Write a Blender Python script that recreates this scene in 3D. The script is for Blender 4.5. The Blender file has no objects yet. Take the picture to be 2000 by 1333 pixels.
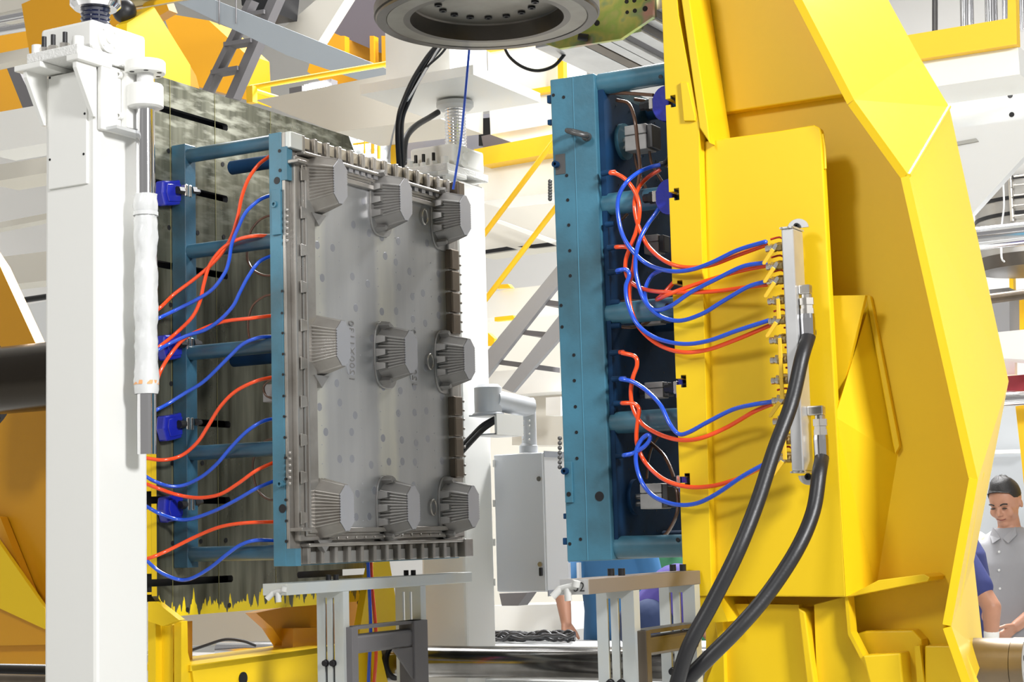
import bpy, bmesh, math, random
from mathutils import Vector, Matrix
random.seed(7)
SC = bpy.context.scene
COL = SC.collection
# ------------------------------------------------------------------ camera
F = 3436.5
EYE = Vector((0, 0, 1.5))
_v1 = Vector((-5100 - 1000, 1210 - 666.5)); _v2 = Vector((2965 - 1000, 992 - 666.5))
_X = Vector((-_v1[0], _v1[1], F)).normalized()
_Z = _X.cross(Vector((_v2[0], -_v2[1], -F))).normalized()
_Y = _Z.cross(_X)
CAM = Matrix((_X, _Y, _Z))            # world <- camera rotation
cd = bpy.data.cameras.new('camera'); cam = bpy.data.objects.new('camera', cd); COL.objects.link(cam)
cam.matrix_world = Matrix.Translation(EYE) @ CAM.to_4x4()
cd.sensor_width = 36; cd.lens = F / 2000 * 36; cd.clip_end = 200; cd.clip_start = .05
SC.camera = cam
# ------------------------------------------------------------------ world and lights
w = bpy.data.worlds.new('world'); SC.world = w; w.use_nodes = True
w.node_tree.nodes['Background'].inputs[0].default_value = (1.0, .98, .95, 1)
w.node_tree.nodes['Background'].inputs[1].default_value = 0.24
def area(loc, target, size, power, col=(1, 1, 1), sy=None):
    l = bpy.data.lights.new('unseen_hall_lamp', 'AREA'); l.energy = power; l.size = size; l.color = col
    if sy: l.shape = 'RECTANGLE'; l.size_y = sy
    o = bpy.data.objects.new('unseen_hall_lamp', l); COL.objects.link(o)
    o.location = loc; o.rotation_euler = (Vector(target) - Vector(loc)).to_track_quat('-Z', 'Y').to_euler()
area((2.8, 2.2, 4.5), (-2.8, 4.6, 2.1), .9, 350)
area((-2.3, 9.3, 6.6), (-3.3, 5.4, 2.0), 1.3, 900)
area((-3.2, -3.2, 6.2), (-3.0, 4.5, 2.0), 1.2, 190, (1, .99, .97))
area((-4.2, 10.5, 9.6), (-4.0, 9.0, 0), 3.0, 650)
area((-9.0, 8.5, 9.6), (-8.0, 9.0, 0), 4.0, 420)
area((-6.0, 14.5, 9.6), (-4.0, 13.0, 0), 4.0, 750)  # unseen ceiling lamp added to brighten the background
SC.view_settings.view_transform = 'Standard'; SC.view_settings.look = 'None'
SC.view_settings.gamma = 1; SC.view_settings.use_curve_mapping = False
SC.view_settings.exposure = 0.38
# ------------------------------------------------------------------ pixel -> plane helpers
def ray(px, py): return CAM @ Vector(((px - 1000) / F, -(py - 666.5) / F, -1))
def PX(px, py, x): r = ray(px, py); return EYE + r * (x / r.x)
def PY(px, py, y): r = ray(px, py); return EYE + r * (y / r.y)
def PZ(px, py, z): r = ray(px, py); return EYE + r * ((z - 1.5) / r.z)
def PD(px, py, d): return EYE + ray(px, py) * d
# ------------------------------------------------------------------ materials
def mat(name, col, rough=.5, metal=0., coat=0., var=0., vscale=3., bump=0., bscale=40., col2=None, stretch=(1, 1, 1), emit=0., trans=0., rvar=0.):
    m = bpy.data.materials.new(name); m.use_nodes = True; nt = m.node_tree; N = nt.nodes; L = nt.links
    b = N['Principled BSDF']; b.inputs['Base Color'].default_value = (*col, 1); b.inputs['Roughness'].default_value = rough
    b.inputs['Metallic'].default_value = metal; b.inputs['Coat Weight'].default_value = coat; b.inputs['Coat Roughness'].default_value = .08
    if name == 'yellow_paint': b.inputs['Specular IOR Level'].default_value = .35
    if name == 'shaded_blue_paint': b.inputs['Specular IOR Level'].default_value = .15
    if emit: b.inputs['Emission Color'].default_value = (*col, 1); b.inputs['Emission Strength'].default_value = emit
    if trans: b.inputs['Transmission Weight'].default_value = trans
    if var or bump or rvar:
        tc = N.new('ShaderNodeTexCoord'); mp = N.new('ShaderNodeMapping'); L.new(tc.outputs['Object'], mp.inputs[0])
        mp.inputs['Scale'].default_value = stretch
    if var or rvar:
        n = N.new('ShaderNodeTexNoise'); n.inputs['Scale'].default_value = vscale; n.inputs['Detail'].default_value = 6; L.new(mp.outputs[0], n.inputs[0])
        rp = N.new('ShaderNodeMapRange'); rp.inputs[1].default_value = .35; rp.inputs[2].default_value = .68; L.new(n.outputs[0], rp.inputs[0])
        if var:
            mx = N.new('ShaderNodeMix'); mx.data_type = 'RGBA'; L.new(rp.outputs[0], mx.inputs[0])
            c2 = col2 or tuple(c * .5 for c in col)
            mx.inputs[6].default_value = (*col, 1)
            mx.inputs[7].default_value = (*[a * (1 - var) + c * var for a, c in zip(col, c2)], 1)
            L.new(mx.outputs[2], b.inputs['Base Color'])
        if rvar:
            r2 = N.new('ShaderNodeMapRange'); r2.inputs[3].default_value = rough - rvar; r2.inputs[4].default_value = rough + rvar
            L.new(rp.outputs[0], r2.inputs[0]); L.new(r2.outputs[0], b.inputs['Roughness'])
    if bump:
        n2 = N.new('ShaderNodeTexNoise'); n2.inputs['Scale'].default_value = bscale; n2.inputs['Detail'].default_value = 3; L.new(mp.outputs[0], n2.inputs[0])
        bp = N.new('ShaderNodeBump'); bp.inputs['Strength'].default_value = bump; bp.inputs['Distance'].default_value = .002
        L.new(n2.outputs[0], bp.inputs['Height']); L.new(bp.outputs[0], b.inputs['Normal'])
    return m
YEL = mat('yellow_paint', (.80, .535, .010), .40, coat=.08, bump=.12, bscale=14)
OCH = mat('ochre_and_shaded_yellow', (.62, .29, .004), .42, coat=.15)  # shade of the left yellow frames put into the colour; also real ochre girders
GUARD = mat('rail_yellow_paint', (.90, .54, .01), .45)
WHT = mat('white_paint', (.80, .80, .77), .42, coat=.15)
CRM = mat('cream_paint', (.60, .575, .51), .5)
GRW = mat('grey_white_paint', (.60, .61, .61), .5)
TEALM = mat('shop_blue_paint', (.028, .10, .16), .34, coat=.2, var=.7, vscale=6, col2=(.02, .03, .035), bump=.2, bscale=90)
TEAL = mat('worn_blue_paint', (.055, .195, .285), .36, coat=.2, var=.65, vscale=5, col2=(.03, .055, .06), bump=.2, bscale=90)
TEALD = mat('shaded_blue_paint', (.008, .045, .12), .6, coat=.0, var=.7, vscale=5, col2=(.004, .014, .03))  # blue darkened to paint in the shade behind the moulds; also small fittings
def steel(name, col, rough, **k): return mat(name, col, rough, metal=.75, **k)
CORE = steel('machined_mould_steel', (.46, .44, .415), .34, var=.6, vscale=5, col2=(.13, .11, .085), bump=.06, bscale=60, rvar=.07)
FOOT = steel('matt_mould_steel', (.34, .33, .32), .42, var=.3, vscale=9)
TIP = steel('milled_tip_steel', (.50, .50, .53), .40)
BROWN = steel('heat_stained_steel', (.17, .135, .10), .35, var=.6, vscale=7, col2=(.07, .06, .05), stretch=(1, 1, .4))
CHR = mat('chrome', (.80, .80, .82), .10, metal=1)
ZINC = mat('zinc_plate', (.55, .59, .60), .40, metal=.45, var=.4, vscale=8, col2=(.62, .58, .45))
ALU = mat('aluminium', (.72, .72, .72), .36, metal=.75, var=.25, vscale=10)
DST = mat('dark_steel', (.12, .12, .12), .42, metal=.6, var=.4, vscale=8)
GRY = mat('grey_paint', (.12, .115, .12), .5)
STAIR = mat('stair_grey_paint', (.30, .30, .31), .5)
RAFT = mat('blue_grey_paint', (.33, .37, .41), .5)
BLK = mat('black_rubber', (.013, .013, .015), .42, bump=.15, bscale=150)
BLKS = mat('black_oxide', (.02, .02, .022), .35, metal=.4)
HOR = mat('orange_hose', (.90, .075, .008), .22, coat=.6)
HBL = mat('blue_hose', (.012, .085, .62), .22, coat=.6)
HCL = mat('clear_brown_tube', (.16, .08, .045), .18, coat=.7)
CLMP = mat('blue_clamp_paint', (.012, .02, .33), .25, coat=.6, bump=.3, bscale=60)
BRASS = mat('dull_brass', (.36, .27, .12), .36, metal=.85)
NICK = mat('nickel', (.66, .63, .58), .24, metal=.95)
RED = mat('red_lever', (.55, .03, .015), .35)
HYEL = mat('yellow_lever', (.82, .50, .03), .35, coat=.3)
SIL = mat('cast_alloy', (.50, .49, .47), .55, metal=.35, var=.4, vscale=20)
PLAS = mat('plastic_wrap', (.72, .73, .73), .28, coat=.6, bump=1.0, bscale=26, var=.25, vscale=10, col2=(.5, .52, .52))
SKIN = mat('skin', (.44, .22, .14), .5, var=.15, vscale=14)
HAIR = mat('hair', (.012, .011, .011), .6, bump=.6, bscale=180)
SHIRT = mat('grey_shirt', (.25, .25, .265), .8, bump=.4, bscale=18)
NAVY = mat('navy_cloth', (.03, .04, .16), .8, bump=.5, bscale=14)
TROU = mat('black_trousers', (.012, .013, .02), .8, bump=.4, bscale=14)
BLUS = mat('teal_blue_shirt', (.02, .10, .23), .8, bump=.6, bscale=12)
PURP = mat('violet_shirt', (.06, .045, .24), .8, bump=.6, bscale=12)
GREN = mat('green_shirt', (.015, .11, .05), .8, bump=.5, bscale=14)
JEAN = mat('denim', (.015, .03, .09), .85, bump=.5, bscale=30)
GLOV = mat('white_glove', (.72, .72, .70), .8)
LINE = mat('joint_grey', (.25, .25, .25), .7)
FLOORM = mat('sealed_floor', (.42, .42, .40), .35, var=.3, vscale=1.2)
WALLM = mat('hall_wall', (.74, .73, .71), .7, var=.08, vscale=.6)
GLOW = mat('lamp_glow', (1, 1, 1), .4, emit=14)
DAY = mat('daylight_pane', (.95, .98, 1), .4, emit=1.5)
MARK = mat('marker_ink', (.03, .03, .03), .6)
WRED = mat('dark_red_paint', (.28, .015, .03), .5)
TAPE = mat('tape', (.85, .42, .18), .5)
def iridescent():
    m = mat('iridescent_zinc', (.5, .5, .2), .33, metal=.6); nt = m.node_tree; N = nt.nodes; L = nt.links
    tc = N.new('ShaderNodeTexCoord'); n = N.new('ShaderNodeTexNoise'); n.inputs['Scale'].default_value = 7; n.inputs['Detail'].default_value = 3
    L.new(tc.outputs['Object'], n.inputs[0]); r = N.new('ShaderNodeValToRGB'); L.new(n.outputs[0], r.inputs[0])
    e = r.color_ramp.elements; e[0].position = .34; e[0].color = (.60, .50, .22, 1); e[1].position = .68; e[1].color = (.62, .36, .30, 1)
    for p, c in ((.46, (.36, .50, .12, 1)), (.54, (.55, .55, .16, 1)), (.60, (.30, .42, .20, 1))):
        k = e.new(p); k.color = c
    L.new(r.outputs[0], N['Principled BSDF'].inputs['Base Color']); return m
def face_mat():
    # brushed steel face with upright bands ground bright where the tool passed
    m = mat('brushed_mould_face', (.34, .345, .355), .32, metal=.75); nt = m.node_tree; N = nt.nodes; L = nt.links; b = N['Principled BSDF']
    tc = N.new('ShaderNodeTexCoord'); mp = N.new('ShaderNodeMapping'); mp.inputs['Scale'].default_value = (1, 2.2, .35); L.new(tc.outputs['Object'], mp.inputs[0])
    n = N.new('ShaderNodeTexNoise'); n.inputs['Scale'].default_value = 4; n.inputs['Detail'].default_value = 5; L.new(mp.outputs[0], n.inputs[0])
    c = N.new('ShaderNodeTexNoise'); c.inputs['Scale'].default_value = 16; c.inputs['Detail'].default_value = 3; L.new(tc.outputs['Object'], c.inputs[0])
    g = N.new('ShaderNodeNewGeometry'); sx = N.new('ShaderNodeSeparateXYZ'); L.new(g.outputs['Position'], sx.inputs[0])
    ad = N.new('ShaderNodeMath'); ad.operation = 'MULTIPLY_ADD'; L.new(c.outputs[0], ad.inputs[0]); ad.inputs[1].default_value = .03; L.new(sx.outputs['Y'], ad.inputs[2])
    mr = N.new('ShaderNodeMapRange'); mr.inputs[1].default_value = 4.60; mr.inputs[2].default_value = 5.60; L.new(ad.outputs[0], mr.inputs[0])
    r = N.new('ShaderNodeValToRGB'); L.new(mr.outputs[0], r.inputs[0]); e = r.color_ramp.elements; e[0].position = 0; e[0].color = (.6, .6, .6, 1); e[1].position = 1; e[1].color = (.9, .9, .9, 1)
    for p, v in ((.09, .75), (.13, .15), (.41, .1), (.44, .8), (.52, .75), (.55, .1), (.84, .15), (.87, .9)):
        q = e.new(p); q.color = (v, v, v, 1)
    ml = N.new('ShaderNodeMath'); ml.operation = 'MULTIPLY'; L.new(r.outputs[0], ml.inputs[0]); L.new(n.outputs[0], ml.inputs[1])
    sc_ = N.new('ShaderNodeMath'); sc_.operation = 'MULTIPLY'; sc_.use_clamp = True; L.new(ml.outputs[0], sc_.inputs[0]); sc_.inputs[1].default_value = 1.9
    x1 = N.new('ShaderNodeMix'); x1.data_type = 'RGBA'; L.new(n.outputs[0], x1.inputs[0]); x1.inputs[6].default_value = (.31, .315, .335, 1); x1.inputs[7].default_value = (.54, .545, .56, 1)
    x2 = N.new('ShaderNodeMix'); x2.data_type = 'RGBA'; L.new(sc_.outputs[0], x2.inputs[0]); L.new(x1.outputs[2], x2.inputs[6]); x2.inputs[7].default_value = (.66, .65, .58, 1)
    L.new(x2.outputs[2], b.inputs['Base Color']); return m
PANEL = face_mat()
IRI = iridescent()
def platen_mat():
    # bare steel, brushed bright in places, olive stain, with yellow paint dragged up from the lower edge
    m = mat('platen_steel', (.22, .22, .17), .34, metal=.7, rvar=.12, vscale=3); nt = m.node_tree; N = nt.nodes; L = nt.links; b = N['Principled BSDF']
    tc = N.new('ShaderNodeTexCoord'); mp = N.new('ShaderNodeMapping'); mp.inputs['Scale'].default_value = (1, 9, .9); L.new(tc.outputs['Object'], mp.inputs[0])
    n = N.new('ShaderNodeTexNoise'); n.inputs['Scale'].default_value = 2.5; n.inputs['Detail'].default_value = 6; L.new(mp.outputs[0], n.inputs[0])
    r = N.new('ShaderNodeValToRGB'); L.new(n.outputs[0], r.inputs[0]); e = r.color_ramp.elements
    e[0].position = .3; e[0].color = (.07, .07, .045, 1); e[1].position = .75; e[1].color = (.27, .27, .20, 1)
    g = N.new('ShaderNodeNewGeometry'); sx = N.new('ShaderNodeSeparateXYZ'); L.new(g.outputs['Position'], sx.inputs[0])
    # brushed streaks, with the lit upper part painted in as a lighter colour
    mp3 = N.new('ShaderNodeMapping'); mp3.inputs['Scale'].default_value = (1, 2.2, 9); mp3.inputs['Rotation'].default_value = (.35, 0, 0); L.new(tc.outputs['Object'], mp3.inputs[0])
    n3 = N.new('ShaderNodeTexNoise'); n3.inputs['Scale'].default_value = 5; n3.inputs['Detail'].default_value = 7; L.new(mp3.outputs[0], n3.inputs[0])
    m3 = N.new('ShaderNodeMapRange'); m3.inputs[1].default_value = 2.45; m3.inputs[2].default_value = 2.95; L.new(sx.outputs['Z'], m3.inputs[0])
    k3 = N.new('ShaderNodeMapRange'); k3.inputs[1].default_value = .48; k3.inputs[2].default_value = .66; L.new(n3.outputs[0], k3.inputs[0])
    p3 = N.new('ShaderNodeMath'); p3.operation = 'MULTIPLY'; L.new(m3.outputs[0], p3.inputs[0]); L.new(k3.outputs[0], p3.inputs[1])
    g3 = N.new('ShaderNodeMix'); g3.data_type = 'RGBA'; L.new(p3.outputs[0], g3.inputs[0]); L.new(r.outputs[0], g3.inputs[6]); g3.inputs[7].default_value = (.42, .42, .34, 1)
    # paint: z below ragged threshold
    mp2 = N.new('ShaderNodeMapping'); mp2.inputs['Scale'].default_value = (1, 22, 1.5); L.new(tc.outputs['Object'], mp2.inputs[0])
    n2 = N.new('ShaderNodeTexNoise'); n2.inputs['Scale'].default_value = 1.6; n2.inputs['Detail'].default_value = 4; L.new(mp2.outputs[0], n2.inputs[0])
    ma = N.new('ShaderNodeMath'); ma.operation = 'MULTIPLY_ADD'; L.new(n2.outputs[0], ma.inputs[0]); ma.inputs[1].default_value = .24; ma.inputs[2].default_value = 1.175
    lt = N.new('ShaderNodeMath'); lt.operation = 'LESS_THAN'; L.new(sx.outputs['Z'], lt.inputs[0]); L.new(ma.outputs[0], lt.inputs[1])
    mx = N.new('ShaderNodeMix'); mx.data_type = 'RGBA'; L.new(lt.outputs[0], mx.inputs[0]); L.new(g3.outputs[2], mx.inputs[6]); mx.inputs[7].default_value = (.80, .60, .01, 1)
    L.new(mx.outputs[2], b.inputs['Base Color'])
    mm = N.new('ShaderNodeMath'); mm.operation = 'MULTIPLY_ADD'; L.new(lt.outputs[0], mm.inputs[0]); mm.inputs[1].default_value = -.7; mm.inputs[2].default_value = .7
    L.new(mm.outputs[0], b.inputs['Metallic']); return m
PLATEN = platen_mat()
# ------------------------------------------------------------------ mesh builder
ORG = {}
class MB:
    def __init__(s): s.v = []; s.f = []; s.sm = []; s.mi = []
    def add(s, vs, fs, smooth=False, mi=0):
        o = len(s.v); s.v += [Vector(p) for p in vs]
        for f in fs: s.f.append([i + o for i in f]); s.sm.append(smooth); s.mi.append(mi)
        return s
    def box(s, x0, x1, y0, y1, z0, z1, mi=0):
        v = [(x, y, z) for x in (x0, x1) for y in (y0, y1) for z in (z0, z1)]
        return s.add(v, [(0, 1, 3, 2), (4, 6, 7, 5), (0, 4, 5, 1), (2, 3, 7, 6), (0, 2, 6, 4), (1, 5, 7, 3)], mi=mi)
    def prism(s, pts, ext, mi=0):
        n = len(pts); e = Vector(ext); a = [Vector(p) for p in pts]
        nrm = Vector((0, 0, 0))
        for i in range(n): nrm += a[i].cross(a[(i + 1) % n])
        if nrm.dot(e) > 0: a.reverse()
        v = a + [p + e for p in a]
        fs = [tuple(range(n)), tuple(range(2 * n - 1, n - 1, -1))] + [(i, i + n, (i + 1) % n + n, (i + 1) % n) for i in range(n)]
        return s.add(v, fs, mi=mi)
    def loft(s, rings, cap=True, smooth=True, mi=0, closed=True):
        n = len(rings[0]); v = [p for r in rings for p in r]; fs = []
        for k in range(len(rings) - 1):
            for i in range(n if closed else n - 1):
                j = (i + 1) % n; fs.append((k * n + i, k * n + j, (k + 1) * n + j, (k + 1) * n + i))
        s.add(v, fs, smooth, mi)
        if cap:
            s.add(rings[0], [tuple(range(n - 1, -1, -1))], False, mi); s.add(rings[-1], [tuple(range(n))], False, mi)
        return s
    def cyl(s, p0, p1, r0, r1=None, seg=24, cap=True, smooth=True, mi=0):
        r1 = r0 if r1 is None else r1; p0 = Vector(p0); p1 = Vector(p1); d = (p1 - p0).normalized()
        u = d.orthogonal().normalized(); w_ = d.cross(u)
        ring = lambda c, r: [c + (u * math.cos(2 * math.pi * i / seg) + w_ * math.sin(2 * math.pi * i / seg)) * r for i in range(seg)]
        return s.loft([ring(p0, r0), ring(p1, r1)], cap, smooth, mi)
    def lathe(s, c, axis, prof, seg=32, smooth=True, cap=True, mi=0, a0=0.):
        c = Vector(c); d = Vector(axis).normalized(); u = d.orthogonal().normalized(); w_ = d.cross(u)
        rings = [[c + d * h + (u * math.cos(a0 + 2 * math.pi * i / seg) + w_ * math.sin(a0 + 2 * math.pi * i / seg)) * r for i in range(seg)] for h, r in prof]
        for a, b in zip(rings[:-1], rings[1:]): s.loft([a, b], False, smooth, mi)
        if cap: s.add(rings[0], [tuple(range(seg - 1, -1, -1))], False, mi); s.add(rings[-1], [tuple(range(seg))], False, mi)
        return s
    def tube(s, pts, r, seg=10, smooth=True, cap=True, sub=6):
        P = smoothpath(pts, sub) if sub > 1 else [Vector(p) for p in pts]
        d = (P[1] - P[0]).normalized(); u = d.orthogonal().normalized(); rings = []
        for i, p in enumerate(P):
            t = (P[min(i + 1, len(P) - 1)] - P[max(i - 1, 0)]).normalized()
            u = (u - t * u.dot(t)).normalized(); w_ = t.cross(u); rr = r[i * (len(r) - 1) // (len(P) - 1)] if isinstance(r, (list, tuple)) else r
            rings.append([p + (u * math.cos(2 * math.pi * k / seg) + w_ * math.sin(2 * math.pi * k / seg)) * rr for k in range(seg)])
        return s.loft(rings, cap, smooth)
    def sphere(s, c, r, seg=16, n=10, sc=(1, 1, 1), rot=None):
        c = Vector(c); rings = []
        for i in range(1, n):
            a = math.pi * i / n; ring = []
            for k in range(seg):
                p = Vector((math.sin(a) * math.cos(2 * math.pi * k / seg) * sc[0], math.sin(a) * math.sin(2 * math.pi * k / seg) * sc[1], -math.cos(a) * sc[2])) * r
                if rot: p = rot @ p
                ring.append(c + p)
            rings.append(ring)
        v = [p for q in rings for p in q]; bot = Vector((0, 0, -sc[2] * r)); top = Vector((0, 0, sc[2] * r))
        if rot: bot = rot @ bot; top = rot @ top
        m = len(rings); fs = [(k * seg + i, k * seg + (i + 1) % seg, (k + 1) * seg + (i + 1) % seg, (k + 1) * seg + i) for k in range(m - 1) for i in range(seg)]
        v += [c + bot, c + top]; a = len(v) - 2; b = len(v) - 1
        fs += [(a, (i + 1) % seg, i) for i in range(seg)] + [(b, (m - 1) * seg + i, (m - 1) * seg + (i + 1) % seg) for i in range(seg)]
        return s.add(v, fs, True)
    def build(s, name, m, parent=None, bevel=0, label=None, mods=None):
        if parent is None:
            xs = [p.x for p in s.v]; ys = [p.y for p in s.v]; zs = [p.z for p in s.v]
            org = Vector(((min(xs) + max(xs)) / 2, (min(ys) + max(ys)) / 2, min(zs)))
        else: org = ORG[parent.name]
        me = bpy.data.meshes.new(name); me.from_pydata([p - org for p in s.v], [], s.f)
        me.polygons.foreach_set('use_smooth', s.sm); me.polygons.foreach_set('material_index', s.mi)
        for q in (m if isinstance(m, (list, tuple)) else [m]): me.materials.append(q)
        me.update(); o = bpy.data.objects.new(name, me); COL.objects.link(o)
        if parent is None: o.location = org
        else: o.parent = parent
        ORG[o.name] = org
        if bevel:
            b = o.modifiers.new('bevel', 'BEVEL'); b.width = bevel; b.segments = 2; b.limit_method = 'ANGLE'; b.angle_limit = math.radians(40)
        if label: o['label'] = label
        return o
def smoothpath(pts, sub):
    P = [Vector(p) for p in pts]; out = []
    for i in range(len(P) - 1):
        a = P[i - 1] if i else P[0] * 2 - P[1]; b = P[i]; c = P[i + 1]; d = P[i + 2] if i + 2 < len(P) else P[-1] * 2 - P[-2]
        for k in range(sub):
            t = k / sub; out.append(.5 * ((2 * b) + (c - a) * t + (2 * a - 5 * b + 4 * c - d) * t * t + (3 * b - a - 3 * c + d) * t ** 3))
    return out + [P[-1]]
def thing(name, label, cat, loc, group=None):
    o = bpy.data.objects.new(name, None); COL.objects.link(o); o.location = loc; o.empty_display_size = .1
    ORG[o.name] = Vector(loc); return tag(o, label, cat, group)
def tag(o, label, cat, group=None):
    o['label'] = label; o['category'] = cat
    if group: o['group'] = group
    return o
def struct(o): o['kind'] = 'structure'; return o
def polyY(pts, y): return [PY(a, b, y) for a, b in pts]
def polyX(pts, x): return [PX(a, b, x) for a, b in pts]
def slabY(name, pts, y, t, m, label=None, cat=None, parent=None, group=None, bevel=0):
    o = MB().prism(polyY(pts, y), (0, t, 0)).build(name, m, parent, bevel)
    if label and cat: tag(o, label, cat, group)
    elif label: o['label'] = label
    return o
def slabX(name, pts, x, t, m, label=None, cat=None, parent=None, group=None, bevel=0):
    o = MB().prism(polyX(pts, x), (-t, 0, 0)).build(name, m, parent, bevel)
    if label and cat: tag(o, label, cat, group)
    elif label: o['label'] = label
    return o
def bolt(mb, c, d, r=.008, h=.008):
    c = Vector(c); d = Vector(d).normalized()
    return mb.lathe(c, d, [(0, r), (h, r), (h, r * .5), (h * .4, r * .5)], 12, False)
# ================================================================== the hall
struct(MB().box(-20, 12, -6, 24, -.2, 0).build('floor', FLOORM))
struct(MB().box(-20, 12, 21, 21.3, 0, 10).build('wall_back', WALLM))
wl = struct(MB().box(-17.3, -17, -2, 21, 0, 10).build('wall_left', WALLM))
struct(MB().box(-17, 12, 4, 21, 10, 10.2).build('ceiling', WALLM))
# window far left
wa = PY(-30, 362, 20.9); wb = PY(28, 465, 20.9)
win = struct(MB().box(wa.x - .1, wb.x + .08, 20.9, 21.02, wb.z - .08, wa.z + .08).build('window_1', GRW))
for i in range(2):
    zz = wb.z + (wa.z - wb.z) * i / 2
    MB().box(wa.x, wb.x, 20.86, 20.895, zz + .02, zz + (wa.z - wb.z) / 2 - .02).build('pane', DAY, win)
# ================================================================== rear frame of the left station (behind the platen)
YR = 5.9
t = thing('rear_frame', 'yellow welded rear frame, its shade painted in ochre, behind the white column, round black ram flange on it', 'machine frame', (-5.3, 5.9, 0))
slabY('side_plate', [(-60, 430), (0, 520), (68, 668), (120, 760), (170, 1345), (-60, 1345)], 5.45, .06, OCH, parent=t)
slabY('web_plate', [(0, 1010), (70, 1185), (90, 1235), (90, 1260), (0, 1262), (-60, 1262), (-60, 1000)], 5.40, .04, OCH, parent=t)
slabY('gusset', [(-20, 1035), (88, 1190), (88, 1230), (-20, 1180)], 5.35, .02, YEL, parent=t)
c = PY(38, 740, 5.03)
t = thing('clamp_cylinder', 'thick black hydraulic ram with round bolted flange at the left edge', 'cylinder', (c.x, 5.03, 0))
zc = 2.16
MB().cyl((-5.35, 5.03, zc), (-4.02, 5.03, zc), .133, seg=48).build('ram', mat('ram_black', (.035, .028, .02), .22, metal=.7), t)
MB().cyl((-5.42, 5.03, zc), (-5.30, 5.03, zc), .20, seg=48).build('flange', BLKS, t, .004)
for k in range(10):
    a = 2 * math.pi * k / 10 + .3; mb = MB(); bolt(mb, (-5.30, 5.03 + .17 * math.cos(a), zc + .17 * math.sin(a)), (1, 0, 0), .016, .02); mb.build('bolt', BLKS, t)
# lower lead screw and rail at the left edge
a = PY(-20, 1309, 5.0); b = PY(95, 1306, 5.0)
mb = MB(); n = 70
prof = [((b.x - a.x) * i / n, .024 if i % 2 else .019) for i in range(n + 1)]
mb.lathe(a, (1, 0, 0), prof, 20); tag(mb.build('lead_screw', BLKS), 'dark threaded lead screw low at the left edge', 'screw')
a = PY(-20, 1328, 4.9); b = PY(95, 1327, 4.9)
tag(MB().cyl(a, (b.x, a.y, a.z), .022).build('guide_rod', BROWN), 'brown steel guide rod under the lead screw at left edge', 'rod')

# ================================================================== left platen
XP = -3.88
t = thing('left_platen', 'large slotted steel platen, olive stained with yellow paint along its lower edge', 'platen', (-3.95, 5.03, 1.30))
y0, y1 = 4.462, 5.60; z0, z1 = 1.262, 3.075
slots = []
for px, py, e in ((445, 250, 1), (445, 390, 1), (445, 540, 1), (448, 690, 1), (450, 830, 1), (450, 978, 1), (455, 1131, 1)):
    q = PX(px, py, XP); slots.append((q.z, q.y))
pts = []
slots.sort()
h = .012
P2 = [(y0 + .07, z0), (y0 + .0, z0 + .07)]
for zc_, ye in slots:
    P2 += [(y0, zc_ - h), (ye - .006, zc_ - h), (ye, zc_ - h * .5), (ye, zc_ + h * .5), (ye - .006, zc_ + h), (y0, zc_ + h)]
P2 += [(y0, z1), (y1, z1), (y1 + .09, z1 - .13)]
for zc_, ye in reversed(slots):
    yf = 2 * 5.03 - ye + .02
    if zc_ > 2.95: continue
    P2 += [(y1 + .09, zc_ + h), (yf + .006, zc_ + h), (yf, zc_ + h * .5), (yf, zc_ - h * .5), (yf + .006, zc_ - h), (y1 + .09, zc_ - h)]
P2 += [(y1 + .09, z0)]
mb = MB().prism([(XP, y, z) for y, z in P2], (-.022, 0, 0)); mb.mi = [0 if i == 0 else 1 for i in range(len(mb.mi))]
mb.f  # front face first
fp = mb.build('slotted_face', [PLATEN, YEL], t)
fp.data.materials.append(DST)
for p in fp.data.polygons: p.material_index = 0 if p.normal.x > .9 else (1 if abs(p.normal.y) > .9 and abs(p.center.y + 5.03 - y0) < .01 else 2)
mb = MB()
prev = z0 + .075
for zc_, ye in slots:
    mb.box(XP - .062, XP - .0225, y0, y1 + .09, prev, zc_ - .03); prev = zc_ + .03
mb.box(XP - .062, XP - .0225, y0, y1, prev, z1)
cp = mb.build('core_plate', [DST, YEL], t)
for p in cp.data.polygons: p.material_index = 1 if p.normal.y < -.9 else 0
bp_ = MB().box(XP - .13, XP - .063, y0, y1, z0 + .05, z1 - .02).build('back_plate', [DST, YEL], t)
for p in bp_.data.polygons: p.material_index = 0 if p.normal.x > .9 else 1
mb = MB()
for px, py in ((329, 295), (435, 321), (330, 445), (437, 463), (386, 455), (333, 596), (334, 750), (336, 905), (337, 1062), (392, 1058), (395, 905), (366, 1192), (448, 1183), (441, 1056), (562, 300), (700, 1178)):
    q = PX(px, py, XP); mb.cyl(q + Vector((-.001, 0, 0)), q + Vector((.0012, 0, 0)), .0085, seg=16)
o = mb.build('tapped_holes', BLKS, t); o['kind'] = 'stuff'
mb = MB()
for px in (333, 421, 530):
    q = PX(px, 400, XP); mb.box(XP + .0004, XP + .001, q.y - .001, q.y + .001, z0 + .02, z1 - .002)
o = mb.build('scribed_line', mat('scribe', (.30, .28, .12), .4, metal=.5), t)
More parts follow.
